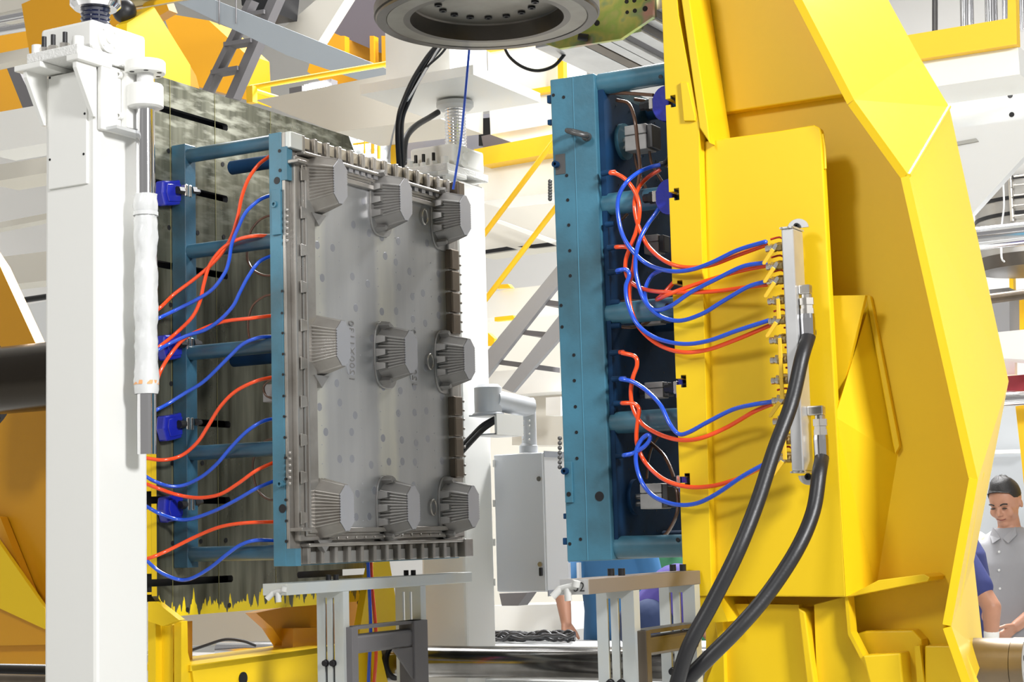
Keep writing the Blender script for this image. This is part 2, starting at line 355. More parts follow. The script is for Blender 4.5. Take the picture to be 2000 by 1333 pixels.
# support legs under the platen
t = thing('left_platen_carriage', 'yellow welded carriage posts and cross beam under the slotted platen', 'machine frame', (-3.9, 5.0, 0))
slabY('chamfer_lip', [(289, 1176), (304, 1176), (350, 1212), (318, 1224), (289, 1214)], 4.463, .03, YEL, parent=t)
slabY('post', [(289, 1214), (304, 1214), (304, 1345), (289, 1345)], 4.50, .06, YEL, parent=t)
slabY('post', [(303, 1214), (338, 1222), (338, 1345), (303, 1345)], 4.53, .05, YEL, parent=t)
slabY('post', [(336, 1222), (357, 1215), (357, 1345), (336, 1345)], 4.70, .05, OCH, parent=t)
slabX('side_plate', [(354, 1216), (366, 1213), (367, 1275), (374, 1302), (380, 1345), (354, 1345)], -3.83, .03, YEL, parent=t)
slabX('cross_beam', [(374, 1302), (650, 1262), (740, 1249), (760, 1345), (380, 1345)], -3.82, .05, YEL, parent=t)
MB().prism([PX(372, 1300, -3.82), PX(650, 1262, -3.82), PX(650, 1262, -3.82) + Vector((-.25, 0, 0)), PX(372, 1300, -3.82) + Vector((-.25, 0, 0))], (0, 0, -.02)).build('beam_top', YEL, t)
q = PX(474, 1326, -3.82); MB().cyl(q, q + Vector((.004, 0, 0)), .022).build('hole', BLKS, t)
t = thing('left_rear_leg', 'shade-toned yellow braced leg under the far half of the left platen', 'machine frame', (-4.1, 5.6, 0))
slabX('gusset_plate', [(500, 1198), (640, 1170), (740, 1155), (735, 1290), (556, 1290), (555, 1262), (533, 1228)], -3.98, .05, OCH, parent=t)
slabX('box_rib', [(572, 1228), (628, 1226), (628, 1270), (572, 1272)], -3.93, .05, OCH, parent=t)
slabX('window_edge', [(670, 1188), (682, 1187), (684, 1235), (671, 1238)], -3.93, .03, YEL, parent=t)
slabX('yellow_side', [(728, 1100), (760, 1093), (783, 1230), (780, 1240), (700, 1248), (715, 1160)], -3.80, .03, YEL, parent=t)
slabX('yellow_strip', [(733, 1262), (740, 1262), (760, 1345), (735, 1345)], -3.78, .02, YEL, parent=t)
# chrome cylinder and cable seen through the opening under the platen
a = PY(430, 1270, 6.4); b = PY(556, 1262, 6.4)
tag(MB().cyl(a, (b.x + .2, 6.4, a.z), .040).build('chrome_cylinder', CHR), 'chrome cylinder in the opening below the left platen', 'cylinder')
tag(MB().box(a.x - .6, b.x + .2, 6.55, 6.75, a.z - .08, a.z - .04).build('alloy_rail', ALU), 'grey alloy rail below the chrome cylinder under the left platen', 'rail')
tag(MB().tube([PY(360, 1276, 6.3), PY(400, 1262, 6.3), PY(440, 1250, 6.3), PY(475, 1253, 6.3), PY(500, 1262, 6.32)], .007).build('black_cable', BLK), 'thin black cable arching over the chrome cylinder under left platen', 'cable')
slabY('cream_screen', [(340, 1170), (600, 1150), (600, 1260), (340, 1262)], 7.2, .05, CRM, 'cream sheet seen through the opening below the left platen', 'sheet')

# upper yellow arm of the left station
t = thing('left_upper_arm', 'bright yellow sloping arm rising behind the first white column', 'machine frame', (-4.6, 5.0, 0))
slabY('web_plate', [(42, 8), (150, -40), (300, -60), (330, 20), (260, 60), (250, 180), (58, 108)], 5.0, .05, OCH, parent=t)  # yellow web facing away from the light, shade painted in
MB().prism([PX(248, 45, -4.0), PX(300, 12, -4.0), PX(372, 128, -4.0), PX(372, 175, -4.0), PX(300, 180, -4.0), PX(245, 180, -4.0)], (-.05, 0, 0)).build('side_plate', YEL, t)
slabX('inner_edge', [(370, 126), (383, 148), (390, 175), (370, 175)], -4.05, .05, OCH, parent=t)
# polished tube at the very top
a = PY(225, 8, 4.6); b = PY(400, -22, 4.6)
tag(MB().cyl(PY(215, 8, 4.6), PY(420, -30, 4.6), .036).build('polished_tube', mat('gold_tint_steel', (.55, .45, .25), .2, metal=.9)), 'polished steel tube crossing above the first column', 'tube')
q = PY(243, 22, 4.5); mb = MB(); mb.sphere(q, .042, sc=(1, 1, 1)); mb.cyl(q + Vector((0, 0, -.05)), q, .004)
tag(mb.build('rubber_bumper', BLK), 'round black rubber bumper hanging beside the screw bellows', 'bumper')

# ================================================================== guide columns
def column(yc, suffix, label, near):
    x0, x1 = -3.823, -3.616; y0, y1 = yc - .113, yc + .113
    t = thing('guide_column', label, 'column', ((x0 + x1) / 2, yc, 0))
    zt = 2.935
    MB().box(x0, x1, y0, y1, 0.02, zt).build('shaft', WHT, t, .012)
    MB().box(x0 - .03, x1 + .03, y0 - .03, y1 + .03, 0, .02).build('foot_plate', WHT, t)
    if near:
        MB().box(x0 + .022, x1 - .03, y0 - .008, y0 + .002, 2.58, 2.93).build('cover_plate', WHT, t, .002)
        mb = MB()
        for px, py in ((97, 152), (97, 312), (163, 301), (165, 222)):
            q = PY(px, py, y0 - .009); mb.cyl(q, q + Vector((0, .002, 0)), .004, seg=10)
        o = mb.build('screw_holes', BLKS, t)
    # top bracket with two gussets
    for u0, u1 in ((x0 - .035, x0 + .075), (x1 - .03, x1 + .02)): MB().box(u0, u1, y0 - .095, y0 + .05, zt + .0, zt + .018).build('ledge_tab', WHT, t, .003)
    for gx in (x0 - .006, x1 - .012):
        MB().prism([(gx, y0 - .085, zt), (gx, y0, zt), (gx, y0, zt - .155), (gx, y0 - .012, zt - .155), (gx, y0 - .085, zt - .02)], (.014, 0, 0)).build('gusset', WHT, t)
    MB().box(x0 + .012, x1 + .012, y0 - .09, y1 + .01, zt + .018, zt + .050).build('bed_plate', mat('rough_white_casting', (.76, .76, .74), .5, bump=1.5, bscale=120), t, .004)
    # gearbox
    gz = zt + .050
    MB().box(x0 - .003, x1 + .004, y0 - .018, y1 - .005, gz, gz + .095).build('gearbox', WHT, t, .012)
    q = Vector((x1 + .004, yc - .068, gz + .046)); mb = MB(); mb.cyl(q, q + Vector((.008, 0, 0)), .044, seg=40); mb.cyl(q + Vector((.008, 0, 0)), q + Vector((.013, 0, 0)), .016, seg=24)
    for k in range(4):
        a = math.pi / 4 + k * math.pi / 2; c = q + Vector((.008, .034 * math.cos(a), .034 * math.sin(a))); mb.cyl(c, c + Vector((.004, 0, 0)), .005, seg=6)
    mb.build('bearing_cap', WHT, t)
    for i, dx in enumerate((.055, .092, .14)):
        c = Vector((x0 - .005 + dx, y0 - .055, gz)); MB().cyl(c, c + Vector((0, 0, .055)), .0072, seg=14).build('stud', BLKS, t)
        MB().lathe(c, (0, 0, 1), [(0, .019), (.005, .019), (.005, .015), (.02, .015)], 6, False).build('nut', NICK if near else WHT, t)
    for dx in (.057, .222):
        c = Vector((x0 - .03 + dx, y0 - .06, gz)); MB().cyl(c, c + Vector((0, 0, .03)), .017, seg=16).build('cap_screw', WHT, t)
    return t, gz
c1, gz = column(4.008, '', 'white box guide column at left with a black bellows screw on its gearbox', True)
c2, gz2 = column(6.087, '', 'white box guide column standing behind the steel mould core', False)
def screw(yc, ztop, m, label, top=None):
    t = thing('lift_screw', label, 'screw', (-3.72, yc, gz + .115))
    zz = gz + .09; mb = MB(); prof = []
    n = int((ztop - zz) / .0065)
    for i in range(n + 1): prof.append(((ztop - zz) * i / n, .046 if i % 2 else .041))
    mb.lathe((-3.715, yc, zz), (0, 0, 1), prof, 32); mb.build('thread', m, t)
    MB().lathe((-3.715, yc, ztop - .01), (0, 0, 1), [(0, .066), (.012, .078), (.03, .078)], 32, True).build('collar', GRW if top is None else top, t)
    return t
screw(4.00, 3.165, mat('bellows_blue_black', (.008, .012, .04), .18, coat=.6), 'dark blue ribbed lift screw above the near column', CHR)
screw(6.14, 3.275, CHR, 'shiny steel lift screw above the far column')
# overhead plate and hanging box of far column
t = thing('overhead_column', 'cream hanging box column with square plate above the far lift screw', 'column', (-3.7, 6.1, 3.3))
MB().box(-3.98, -3.44, 5.83, 6.38, 3.305, 3.345).build('square_plate', WHT, t)
MB().box(-3.93, -3.62, 5.95, 6.25, 3.345, 4.6).build('box_section', WHT, t)

# ================================================================== chrome rod, flange and wrap on near column
YC = 4.14; XC = -3.505
q = PX(285, 500, -3.54)
t = thing('chrome_rod_assembly', 'chrome rod with white flange and clamp ring on the near column, part wrapped in film', 'cylinder', (q.x, q.y, 1.6))
cx, cy = q.x, q.y
def zpx(py): return PX(284, py, cx).z
R0 = 18.5 / F * 5.313
MB().cyl((cx, cy, zpx(888)), (cx, cy, zpx(200)), R0, seg=40).build('rod', CHR, t)
MB().cyl((cx, cy, zpx(165)), (cx, cy, zpx(130)), R0 * .9, seg=24).build('taped_neck', mat('crumpled_tape', (.74, .74, .74), .6, bump=2.5, bscale=50), t)
mb = MB(); mb.lathe((cx, cy, zpx(145)), (0, 0, 1), [(0, .060), (.006, .062), (.034, .062), (.038, .059)], 40); mb.build('flange', WHT, t)
mb = MB()
for k in range(6):
    a = k * math.pi / 3 + .25; c = Vector((cx + .047 * math.cos(a), cy + .047 * math.sin(a), zpx(145) - .0008)); mb.cyl(c, c + Vector((0, 0, .001)), .0075, seg=12)
mb.build('flange_holes', BLKS, t)
mb = MB(); mb.lathe((cx, cy, zpx(213)), (0, 0, 1), [(0, .046), (.005, .055), (.068, .055), (.073, .052)], 40); mb.build('clamp_ring', WHT, t)
MB().box(-3.616, -3.598, 3.90, cy + .05, zpx(262), zpx(136)).build('bracket_plate', WHT, t, .003); MB().box(-3.598, cx - .03, cy - .045, cy + .03, zpx(252), zpx(140)).build('bracket_block', WHT, t, .004)
for dz in (148, 228):
    c = Vector((cx - .056, cy - .045, zpx(dz))); mb = MB(); bolt(mb, c, (0, -1, 0), .011, .014); mb.build('socket_bolt', WHT, t)
MB().box(-3.598, cx - .015, cy - .11, cy + .05, zpx(262), zpx(256)).build('bracket_foot', GRW, t)
# wrap: lumpy tube
random.seed(3); rings = []; nseg = 28; nz = 46
za, zb = zpx(770), zpx(380)
for i in range(nz + 1):
    z = za + (zb - za) * i / nz; bulge = 1.22 + .10 * math.sin(i * .55) * math.sin(i * .21 + 1) - (.08 if i in (41, 42, 45) else 0)
    rings.append([Vector((cx + math.cos(2 * math.pi * k / nseg) * R0 * (bulge + random.uniform(-.09, .09)), cy + math.sin(2 * math.pi * k / nseg) * R0 * (bulge + random.uniform(-.09, .09)), z)) for k in range(nseg)])
MB().loft(rings, False, True).build('film_wrap', PLAS, t)
for py in (748, 418):
    MB().lathe((cx, cy, zpx(py)), (0, 0, 1), [(-.006, R0 * 1.32), (.006, R0 * 1.32)], 20, True, False).build('tape_band', TAPE if py == 748 else PLAS, t)

# ================================================================== the steel mould core (left)
XM = -3.364
t = thing('mould_core', 'grey steel pallet mould core with nine fluted feet on a worn blue backing plate', 'mould', (-3.42, 5.02, 1.42))
ML = t
yn = 4.505; yf = 5.56; zb, zt = 1.420, 2.818
# blue near strip + back plate
NB = PY(531, 700, yn).x; NR = PY(557, 700, yn).x
MB().box(-3.437, -3.388, yn, yn + 1.05, zb, zt).build('backing_plate', TEAL, t, .002)
# toothed blue overlay ends
MB().box(-3.388, -3.3520, yn + .001, yn + .03, zb, zb + .055).build('corner_block', TEAL, t)
MB().box(-3.388, -3.3650, yn + .001, yn + .03, zt - .16, zt - .05).build('corner_block', TEAL, t)
# base steel flange (behind lugs)
MB().box(-3.388, -3.3750, yn + .003, yf, zb + .004, zt - .002).build('steel_flange', CORE, t, .002)
# raised step bands round the panel: outer ridge, channel, inner frame
Yl = PX(577, 700, -3.3600).y; Yr = yf - .02
def ringbox(name, m, ya, yb, za, zb_, wy, wz, x0, x1, bev=.003):
    mb = MB()
    v = [(ya, za), (yb, za), (yb, zb_), (ya, zb_)]; i_ = [(ya + wy, za + wz), (yb - wy, za + wz), (yb - wy, zb_ - wz), (ya + wy, zb_ - wz)]
    V = [(x0, y, z) for y, z in v + i_] + [(x1, y, z) for y, z in v + i_]; fs = []
    for a in range(4):
        b = (a + 1) % 4; fs += [(a, b, b + 4, a + 4), (a + 8, a + 12, b + 12, b + 8), (a, a + 8, b + 8, b), (a + 4, b + 4, b + 12, a + 12)]
    mb.add(V, fs); return mb.build(name, m, t, bev)
PZT = PX(700, 318, -3.3600).z; 
ringbox('outer_ridge', CORE, Yl, Yr, 1.497, 2.742, .030, .016, -3.3760, -3.3520, .005)
ringbox('inner_ridge', CORE, Yl + .040, Yr - .02, 1.512, 2.728, .014, .012, -3.3760, -3.3560, .004)
ringbox('inner_frame', CORE, Yl + .050, Yr - .03, 1.522, 2.712, .050, .016, -3.3760, -3.3460, .004)
Pa = Yl + .098; Pb = yf - .135
MB().box(-3.3900, -3.3640, Pa, Pb + .1, 1.535, 2.70).build('mould_face', PANEL, t)
# edge channel strip with clip pads (near side)
for py in (343, 417, 490, 562, 637, 711, 786, 861, 934, 1013):
    q = PX(593, py, -3.3460); w_ = .017
    MB().prism([(-3.3465, q.y - w_, q.z + .022), (-3.3465, q.y + w_ * .8, q.z + .018), (-3.3465, q.y + w_, q.z - .012), (-3.3465, q.y - w_, q.z - .020)], (.0045, 0, 0)).build('clip_pad', CORE, t, .0015)
for zz in (PX(585, 1035, XM).z, PX(585, 322, XM).z):
    MB().box(-3.3760, -3.3250, yn + .004, Yl + .03, zz - .006, zz + .006).build('locating_bar', CORE, t, .003)
# far side shoulder bar between feet
for a, b in ((484, 652), (772, 935)):
    qa = PX(880, a, -3.3300); qb = PX(880, b, -3.3300)
    n = 4; hh = (qa.z - qb.z) / n
    for k in range(n):
        MB().box(-3.3640, -3.3320, Pb + .032, Pb + .088, qb.z + k * hh + .003, qb.z + (k + 1) * hh - .002).build('shoulder_block', BROWN, t, .005)
    mb = MB()
    for k in range(9):
        mb.sphere((-3.3460, yf - .02, qb.z + (k + .5) * (qa.z - qb.z) / 9), .005, 8, 5)
    mb.build('bead_row', CORE, t)['kind'] = 'stuff'

PADL = steel('grey_milled_steel', (.34, .335, .32), .34)
PADM = steel('warm_milled_steel', (.50, .45, .36), .36)
# top and bottom lugs
N = 14
ya, yb = yn + .075, yf - .01
for row in (0, 1):
    zA, zB = (zt - .058, zt - .002) if row == 0 else (zb + .004, zb + .058)
    n = 14 if row == 0 else 13
    for k in range(n + 1):
        y = ya + (yb - ya) * k / n
        MB().box(-3.3750, -3.351, y - .0085, y + .0085, zA, zB).build('rim_lug', CORE, t, .003)
        if k < n:
            yy = y + (yb - ya) / n / 2
            MB().box(-3.3750, -3.3650, yy - .018, yy + .019, zA + (.016 if row == 0 else .002), zB - (.0 if row == 0 else .014)).build('lug_pad', PADM if row == 0 else PADL, t, .003)
    zz = zA - .012 if row == 0 else zB + .0
    MB().box(-3.3750, -3.3370, yn + .06, yf, zz, zz + .012).build('rim_rail', CORE, t, .004)
MB().box(-3.3750, -3.3300, yf - .055, yf, zb + .004, zb + .07).build('corner_lug', CORE, t, .004)
MB().box(-3.3750, -3.3300, yf - .045, yf, zt - .065, zt - .004).build('corner_lug', BROWN, t, .004)
MB().box(-3.3750, -3.3520, yn + .004, yn + .07, zt - .055, zt - .001).build('corner_lug', ZINC, t, .003)
# blocks added as a reflection under the top rail and studs along the bottom rail
for px in (682, 694, 706, 718, 731, 810, 824, 838, 851):
    q = PX(px, 338 + (px - 700) * .29, -3.3540)
    MB().box(-3.3640, -3.3465, q.y - .012, q.y + .012, q.z - .008, q.z + .008).build('reflection_block', TIP, t)
for a, b in ((672, 738), (802, 856)):
    qa = PX(a, 346 + (a - 700) * .29, -3.3600); qb = PX(b, 346 + (b - 700) * .29, -3.3600)
    MB().box(-3.3645, -3.3635, qa.y, qb.y, (qa.z + qb.z) / 2 - .03, (qa.z + qb.z) / 2 + .0).build('dark_slot', BLKS, t)
mb = MB()
for k in range(12):
    q = PX(660 + k * 18, 1052 - k * .8, -3.3400); mb.sphere(q, .0045, 8, 6)
mb.build('stud_row', CORE, t)['kind'] = 'stuff'
mb = MB()
for k in range(6):
    for py0 in (410, 885):
        q = PX(561 + (5 if py0 > 600 else 0), py0 + k * 12, -3.3650); mb.sphere(q, .007, 8, 6)
mb.build('knuckle_row', CORE, t)['kind'] = 'stuff'
# ejector pins on the face
mb = MB()
for i in range(7):
    for j in range(18):
        y = Pa + .045 + i * (Pb - Pa - .05) / 6.5; z = 1.56 + j * .062
        if mb is not None: mb.cyl((-3.3640, y, z), (-3.3628, y, z), .0022, seg=6)
mb.build('ejector_pins', TIP, t)['kind'] = 'stuff'
# milled witness ovals
mb = MB(); random.seed(5)
for i in range(9):
    for j in range(13):
        if random.random() < .35: continue
        y = Pa + .05 + i * .092 + random.uniform(-.02, .02); z = 1.58 + j * .088 + random.uniform(-.02, .02)
        mb.lathe((-3.3640, y, z), (1, 0, 0), [(0, .014), (.0004, .013)], 14, False)
mb.build('milled_ovals', mat('milled_oval', (.36, .365, .40), .36, metal=.75), t)['kind'] = 'stuff'
# feet
feet = [((664, 355), 0), ((792, 390), 1), ((908, 421), 2), ((670, 671), 0), ((802, 688), 1), ((916, 702), 2), ((677, 993), 0), ((807, 992), 1), ((924, 990), 2)]
XF = -3.262
def outline(hy, hz, ns, nt, r, sc):
    pts = []
    def edge(a, b, n, nrm, flutes):
        for i in range(n):
            u = i / n; p = [a[0] + (b[0] - a[0]) * u, a[1] + (b[1] - a[1]) * u]
            d = sc * abs(math.sin(math.pi * u * flutes)) if flutes else 0
            pts.append((p[0] + nrm[0] * d, p[1] + nrm[1] * d))
    edge((-hy, hz - r), (-hy, -hz + r), 66, (-1, 0), 11)
    edge((-hy, -hz + r), (-hy + r, -hz), 3, (0, 0), 0)
    edge((-hy + r, -hz), (hy - r, -hz), 18, (0, -1), 4)
    edge((hy - r, -hz), (hy, -hz + r), 3, (0, 0), 0)
    edge((hy, -hz + r), (hy, hz - r), 66, (1, 0), 11)
    edge((hy, hz - r), (hy - r, hz), 3, (0, 0), 0)
    edge((hy - r, hz), (-hy + r, hz), 18, (0, 1), 4)
    edge((-hy + r, hz), (-hy, hz - r), 3, (0, 0), 0)
    return pts
fl = []
for (px, py), colk in feet:
    q = PX(px, py, XF)
    r0 = [Vector((-3.3640, q.y + y, q.z + z)) for y, z in outline(.056, .094, 0, 0, .026, .0062)]
    r1 = [Vector((XF, q.y + y, q.z + z)) for y, z in outline(.036, .071, 0, 0, .024, .0045)]
    ft = MB().loft([r0, r1], False, True); ft.sm = [False] * len(ft.sm); fo = ft.build('fluted_foot', FOOT if colk else CORE, t)
    ring = [Vector((XF, q.y + y, q.z + z)) for y, z in outline(.036, .071, 0, 0, .024, .0045)]
    MB().prism([Vector((XF + .0005, q.y + y, q.z + z)) for y, z in outline(.035, .070, 0, 0, .023, .0042)], (.0025, 0, 0)).build('tip_face', TIP, fo)
    if colk:
        # rounded base pad with lugs along near side
        pts = []
        for k in range(28):
            a = 2 * math.pi * k / 28; cyy = math.cos(a); szz = math.sin(a)
            pts.append((-3.3660, q.y - .006 + .072 * math.copysign(abs(cyy) ** .6, cyy), q.z - .004 + .118 * math.copysign(abs(szz) ** .75, szz)))
        MB().prism(pts, (.010, 0, 0)).build('base_pad', FOOT, fo, .003)
        for dz in (.045, 0, -.047):
            mb = MB(); c = Vector((-3.3560, q.y - .063, q.z + dz))
            r_0 = [c + Vector((0, a, b)) for a, b in ((-.010, -.014), (.014, -.014), (.014, .014), (-.010, .014))]
            r_1 = [c + Vector((.034, a, b)) for a, b in ((-.004, -.009), (.014, -.009), (.014, .009), (-.004, .009))]
            mb.loft([r_0, r_1], True, False); mb.build('side_lug', FOOT, fo, .001)
        for sgn in (1, -1):
            mb = MB(); c = Vector((-3.3560, q.y - .036, q.z + sgn * .096))
            r_0 = [c + Vector((0, a, b)) for a, b in ((-.016, 0), (0, -.016), (.016, 0), (0, .016))]
            r_1 = [c + Vector((.036, a * .6, b * .6)) for a, b in ((-.016, 0), (0, -.016), (.016, 0), (0, .016))]
            mb.loft([r_0, r_1], True, False); mb.build('corner_lug', FOOT, fo, .001)
    else:
        mb = MB(); c = Vector((-3.3600, q.y, q.z - .10)); mb.prism([c + Vector((0, -.05, 0)), c + Vector((0, .03, 0)), c + Vector((0, -.01, -.04))], (.02, 0, 0)); mb.build('base_fillet', FOOT, fo)
# oval eyelets right of the middle column
for px, py in ((828, 424), (839, 707), (845, 992)):
    q = PX(px, py, -3.3600); mb = MB(); pts = [q + Vector((.004, .018 * math.cos(a), .027 * math.sin(a))) for a in [2 * math.pi * k / 20 for k in range(21)]]
    mb.tube(pts, .004, 8, sub=1); mb.build('eyelet', CORE, t)
# embossed size plaques, characters mirrored as in the photo
def plaque(px, py, hh, txt):
    q = PX(px, py, -3.3630); mb = MB(); pts = []
    for k in range(24):
        a = 2 * math.pi * k / 24; c_, s_ = math.cos(a), math.sin(a)
        pts.append((-3.3640, q.y + .026 * math.copysign(abs(c_) ** .5, c_), q.z + hh * math.copysign(abs(s_) ** .25, s_)))
    mb.prism(pts, (.002, 0, 0)); pl = mb.build('size_plaque', TIP, t, .0008)
    tc = bpy.data.curves.new('lettering', 'FONT'); tc.body = txt; tc.size = .040; tc.extrude = .0012; tc.align_x = 'CENTER'; tc.align_y = 'CENTER'; tc.space_character = 1.12
    ob = bpy.data.objects.new('tmp', tc); COL.objects.link(ob); dg = bpy.context.evaluated_depsgraph_get(); me = bpy.data.meshes.new_from_object(ob.evaluated_get(dg)); bpy.data.objects.remove(ob)
    # text local x -> world +z (reading upwards), local y -> world -y mirrored, local z -> world +x
    off = q - ORG[t.name]
    for v in me.vertices:
        x, y, z = v.co; v.co = Vector((-3.3615 - ORG[t.name].x + z, off.y + y, off.z + x))
    me.materials.clear(); me.materials.append(FOOT); lo = bpy.data.objects.new('lettering', me); COL.objects.link(lo); lo.parent = pl
plaque(686, 686, .083, '1200X1130')
plaque(808, 700, .083, '1200X1130')
# holes, plugs and tie strap on the blue near edge
def holeY(px, py, y, r, par, name='hole', d=.0012):
    q = PY(px, py, y); return MB().cyl(q + Vector((0, -d, 0)), q, r, seg=18).build(name, BLKS, par)
for px, py, r in ((546, 295, .006), (547, 333, .006), (541, 353, .012), (548, 373, .005), (541, 442, .008), (551, 569, .0045), (551, 612, .0045), (552, 651, .0045), (553, 692, .0045), (553, 732, .0045), (554, 774, .0045), (555, 814, .0045), (556, 855, .0045), (557, 895, .0045), (558, 936, .0045), (558, 977, .0045), (552, 994, .014), (559, 1018, .0045), (559, 1058, .005)):
    holeY(px, py, yn, r, t)
for px, py in ((539, 400), (550, 946)):
    q = PY(px, py, yn); mb = MB(); bolt(mb, q, (0, -1, 0), .011, .014); mb.build('socket_bolt', TEAL, t)
q0 = PY(533, 372, yn); q1 = PY(551, 458, yn)
MB().box(q0.x, q1.x, yn - .008, yn + .001, q1.z, q0.z).build('tie_strap', TEAL, t, .001)
# support rods to the platen and rear bar
for px, py in ((440, 293), (440, 483), (440, 684), (440, 882), (440, 1082)):
    z = PY(px, py, 4.57).z
    MB().cyl((-3.82, 4.57, z), (-3.437, 4.57, z), .0245, seg=32).build('support_rod', TEALM, t)
for yy in (4.82, 5.3):
    for z in (2.81, 2.13, 1.46): MB().cyl((-3.84, yy, z), (-3.437, yy, z), .0245, seg=20).build('support_rod', TEALD, t)
MB().box(-3.879, -3.82, 4.545, 4.60, 1.42, 2.845).build('rear_bar', TEALM, t, .002)
MB().box(-3.478, -3.438, 4.70, 5.5, 1.48, 2.74).build('rear_manifold_plate', TEALD, t)
# ================================================================== right mould (cavity half)
t = thing('cavity_mould', 'worn teal blue mould half with eyebolt, drilled edge and rods, facing the steel core', 'mould', (-2.3, 5.0, 1.42))
MR = t
ye = 4.517; zb, zt = 1.419, 2.842
MB().prism(polyY([(1074, 156), (1160, 143), (1195, 1095), (1108, 1098)], ye), (0, 1.03, 0)).build('mould_body', TEAL, t, .003)
q0 = PY(1118, 152, ye - .001); q1 = PY(1150, 1092, ye - .001)
MB().box(q0.x, q0.x + .0015, ye - .0012, ye, zb + .002, zt - .004).build('weld_seam', mat('light_seam', (.09, .27, .38), .4), t)
MB().box(-2.262, -2.236, ye + .02, ye + 1.0, zb + .03, zt - .05).build('rear_plate', TEALD, t)
for px, py, r in ((1081, 186, .005), (1101, 190, .005), (1107, 343, .005), (1109, 391, .005), (1111, 440, .005), (1113, 490, .005), (1114, 539, .005), (1096, 597, .005), (1098, 639, .005), (1121, 694, .005), (1122, 744, .005), (1124, 795, .005), (1126, 845, .005), (1127, 896, .005), (1113, 1063, .005), (1134, 1054, .005), (1171, 970, .014)):
    holeY(px, py, ye, r, t)
for px, py in ((1088, 322), (1108, 921)):
    q = PY(px, py, ye); mb = MB(); bolt(mb, q + Vector((0, -.006 if py > 600 else 0, 0)), (0, -1, 0), .010, .016); mb.build('socket_bolt', TEALD, t)
q0 = PY(1104, 903, ye); q1 = PY(1121, 982, ye)
MB().box(q0.x, q1.x, ye - .008, ye, q1.z, q0.z).build('tie_strap', TEAL, t, .001)
holeY(1111, 966, ye - .008, .007, t)
mb = MB(); q = PY(1088, 322, ye); mb.box(q.x - .004, q.x + .028, ye - .0015, ye, q.z - .03, q.z + .03); mb.build('bare_patch', DST, t)
for a, b in ((352, 392), (852, 918)):
    n = 7
    for k in range(n):
        q = PY(1072 + (a > 600) * 19, a + (b - a) * (k + .5) / n, ye + .004); MB().sphere(q + Vector((.004, 0, 0)), .0068, 8, 6).build('edge_tooth', DST, t)
for px, py, w_ in ((1070, 195, .012), (1071, 240, .008), (1102, 1009, .008), (1101, 1058, .010)):
    q = PY(px, py, ye + .01); MB().box(q.x, q.x + .025, ye + .003, ye + .02, q.z - w_, q.z + w_).build('edge_tab', TEALD, t, .002)
# eyebolt
q = PY(1148, 268, ye); ring = []
c = q + Vector((-.020, -.028, .010))
for k in range(17):
    a = 2 * math.pi * k / 16; ring.append(c + Vector((math.cos(a) * .030, math.sin(a) * .026, -math.cos(a) * .012 + math.sin(a) * .004)))
mb = MB(); mb.tube(ring, .0075, 10, sub=2); mb.cyl(q + Vector((0, -.014, 0)), q, .013, seg=20); mb.build('lifting_eye', DST, t)
# rods
for px, py in ((1240, 154), (1240, 393), (1255, 608), (1262, 823), (1275, 1068)):
    z = PY(px, py, 4.56).z
    MB().cyl((-2.255, 4.56, z), (-2.006, 4.56, z), .032, seg=36).build('support_rod', TEAL, t)
for px, py in ((1290, 150), (1303, 597), (1324, 1055)):
    holeY(px, py, 4.528, .006, t)
for yy in (4.85, 5.2, 5.5):
    for z in (2.79, 2.13, 1.47): MB().cyl((-2.255, yy, z), (-2.006, yy, z), .030, seg=20).build('support_rod', TEALD, t)
# ports
ports = [(1176, 339), (1184, 439), (1187, 485), (1188, 533), (1194, 592), (1196, 637), (1193, 690), (1196, 741), (1200, 789), (1204, 891)]
XB = -2.236
for px, py in ports:
    q = PX(px, py, XB); MB().cyl(q, q + Vector((.026, 0, 0)), .009, .007, 12).build('hose_port', TEALD, t)
# speckle of small bores on the rear plate
mb = MB()
for i in range(9):
    for j in range(22):
        mb.cyl((XB - .001, 4.62 + i * .09, 1.50 + j * .06), (XB + .0008, 4.62 + i * .09, 1.50 + j * .06), .0026, seg=6)
mb.build('small_bores', BLKS, t)['kind'] = 'stuff'
# pneumatic cylinders on the rear plate
def airc(px0, py0, px1, py1, y, lab, disc=True, rod=True):
    a = PY(px0, py0, y); b = PY(px1, py1, y); u = thing('pneumatic_cylinder', lab, 'pneumatic cylinder', ((a.x + b.x) / 2, y, b.z))
    h = a.z - b.z
    MB().box(a.x, b.x, y, y + h * .9, b.z, b.z + h * .60).build('body', SIL, u, .002)
    MB().box(a.x, b.x, y, y + h * .9, b.z + h * .63, a.z).build('body', SIL, u, .002)
    MB().box(a.x + .003, b.x - .003, y + .004, y + h * .85, b.z + .01, a.z - .01).build('seam_core', DST, u)
    MB().box(b.x, b.x + .018, y + .003, y + h * .87, b.z + .003, a.z - .003).build('end_cap', DST, u, .003)
    for dz in (.22, .5):
        MB().cyl((XB, y + .02, b.z + h * dz), (a.x, y + .02, b.z + h * dz), .008, seg=14).build('rod', NICK, u)
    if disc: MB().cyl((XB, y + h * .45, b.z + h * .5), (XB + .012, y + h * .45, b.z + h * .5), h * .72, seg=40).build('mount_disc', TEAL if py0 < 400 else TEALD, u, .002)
    else: MB().cyl((XB, y + h * .45, b.z + h * .5), (a.x, y + h * .45, b.z + h * .5), h * .3, seg=24).build('mount_boss', DST, u)
    return u, b
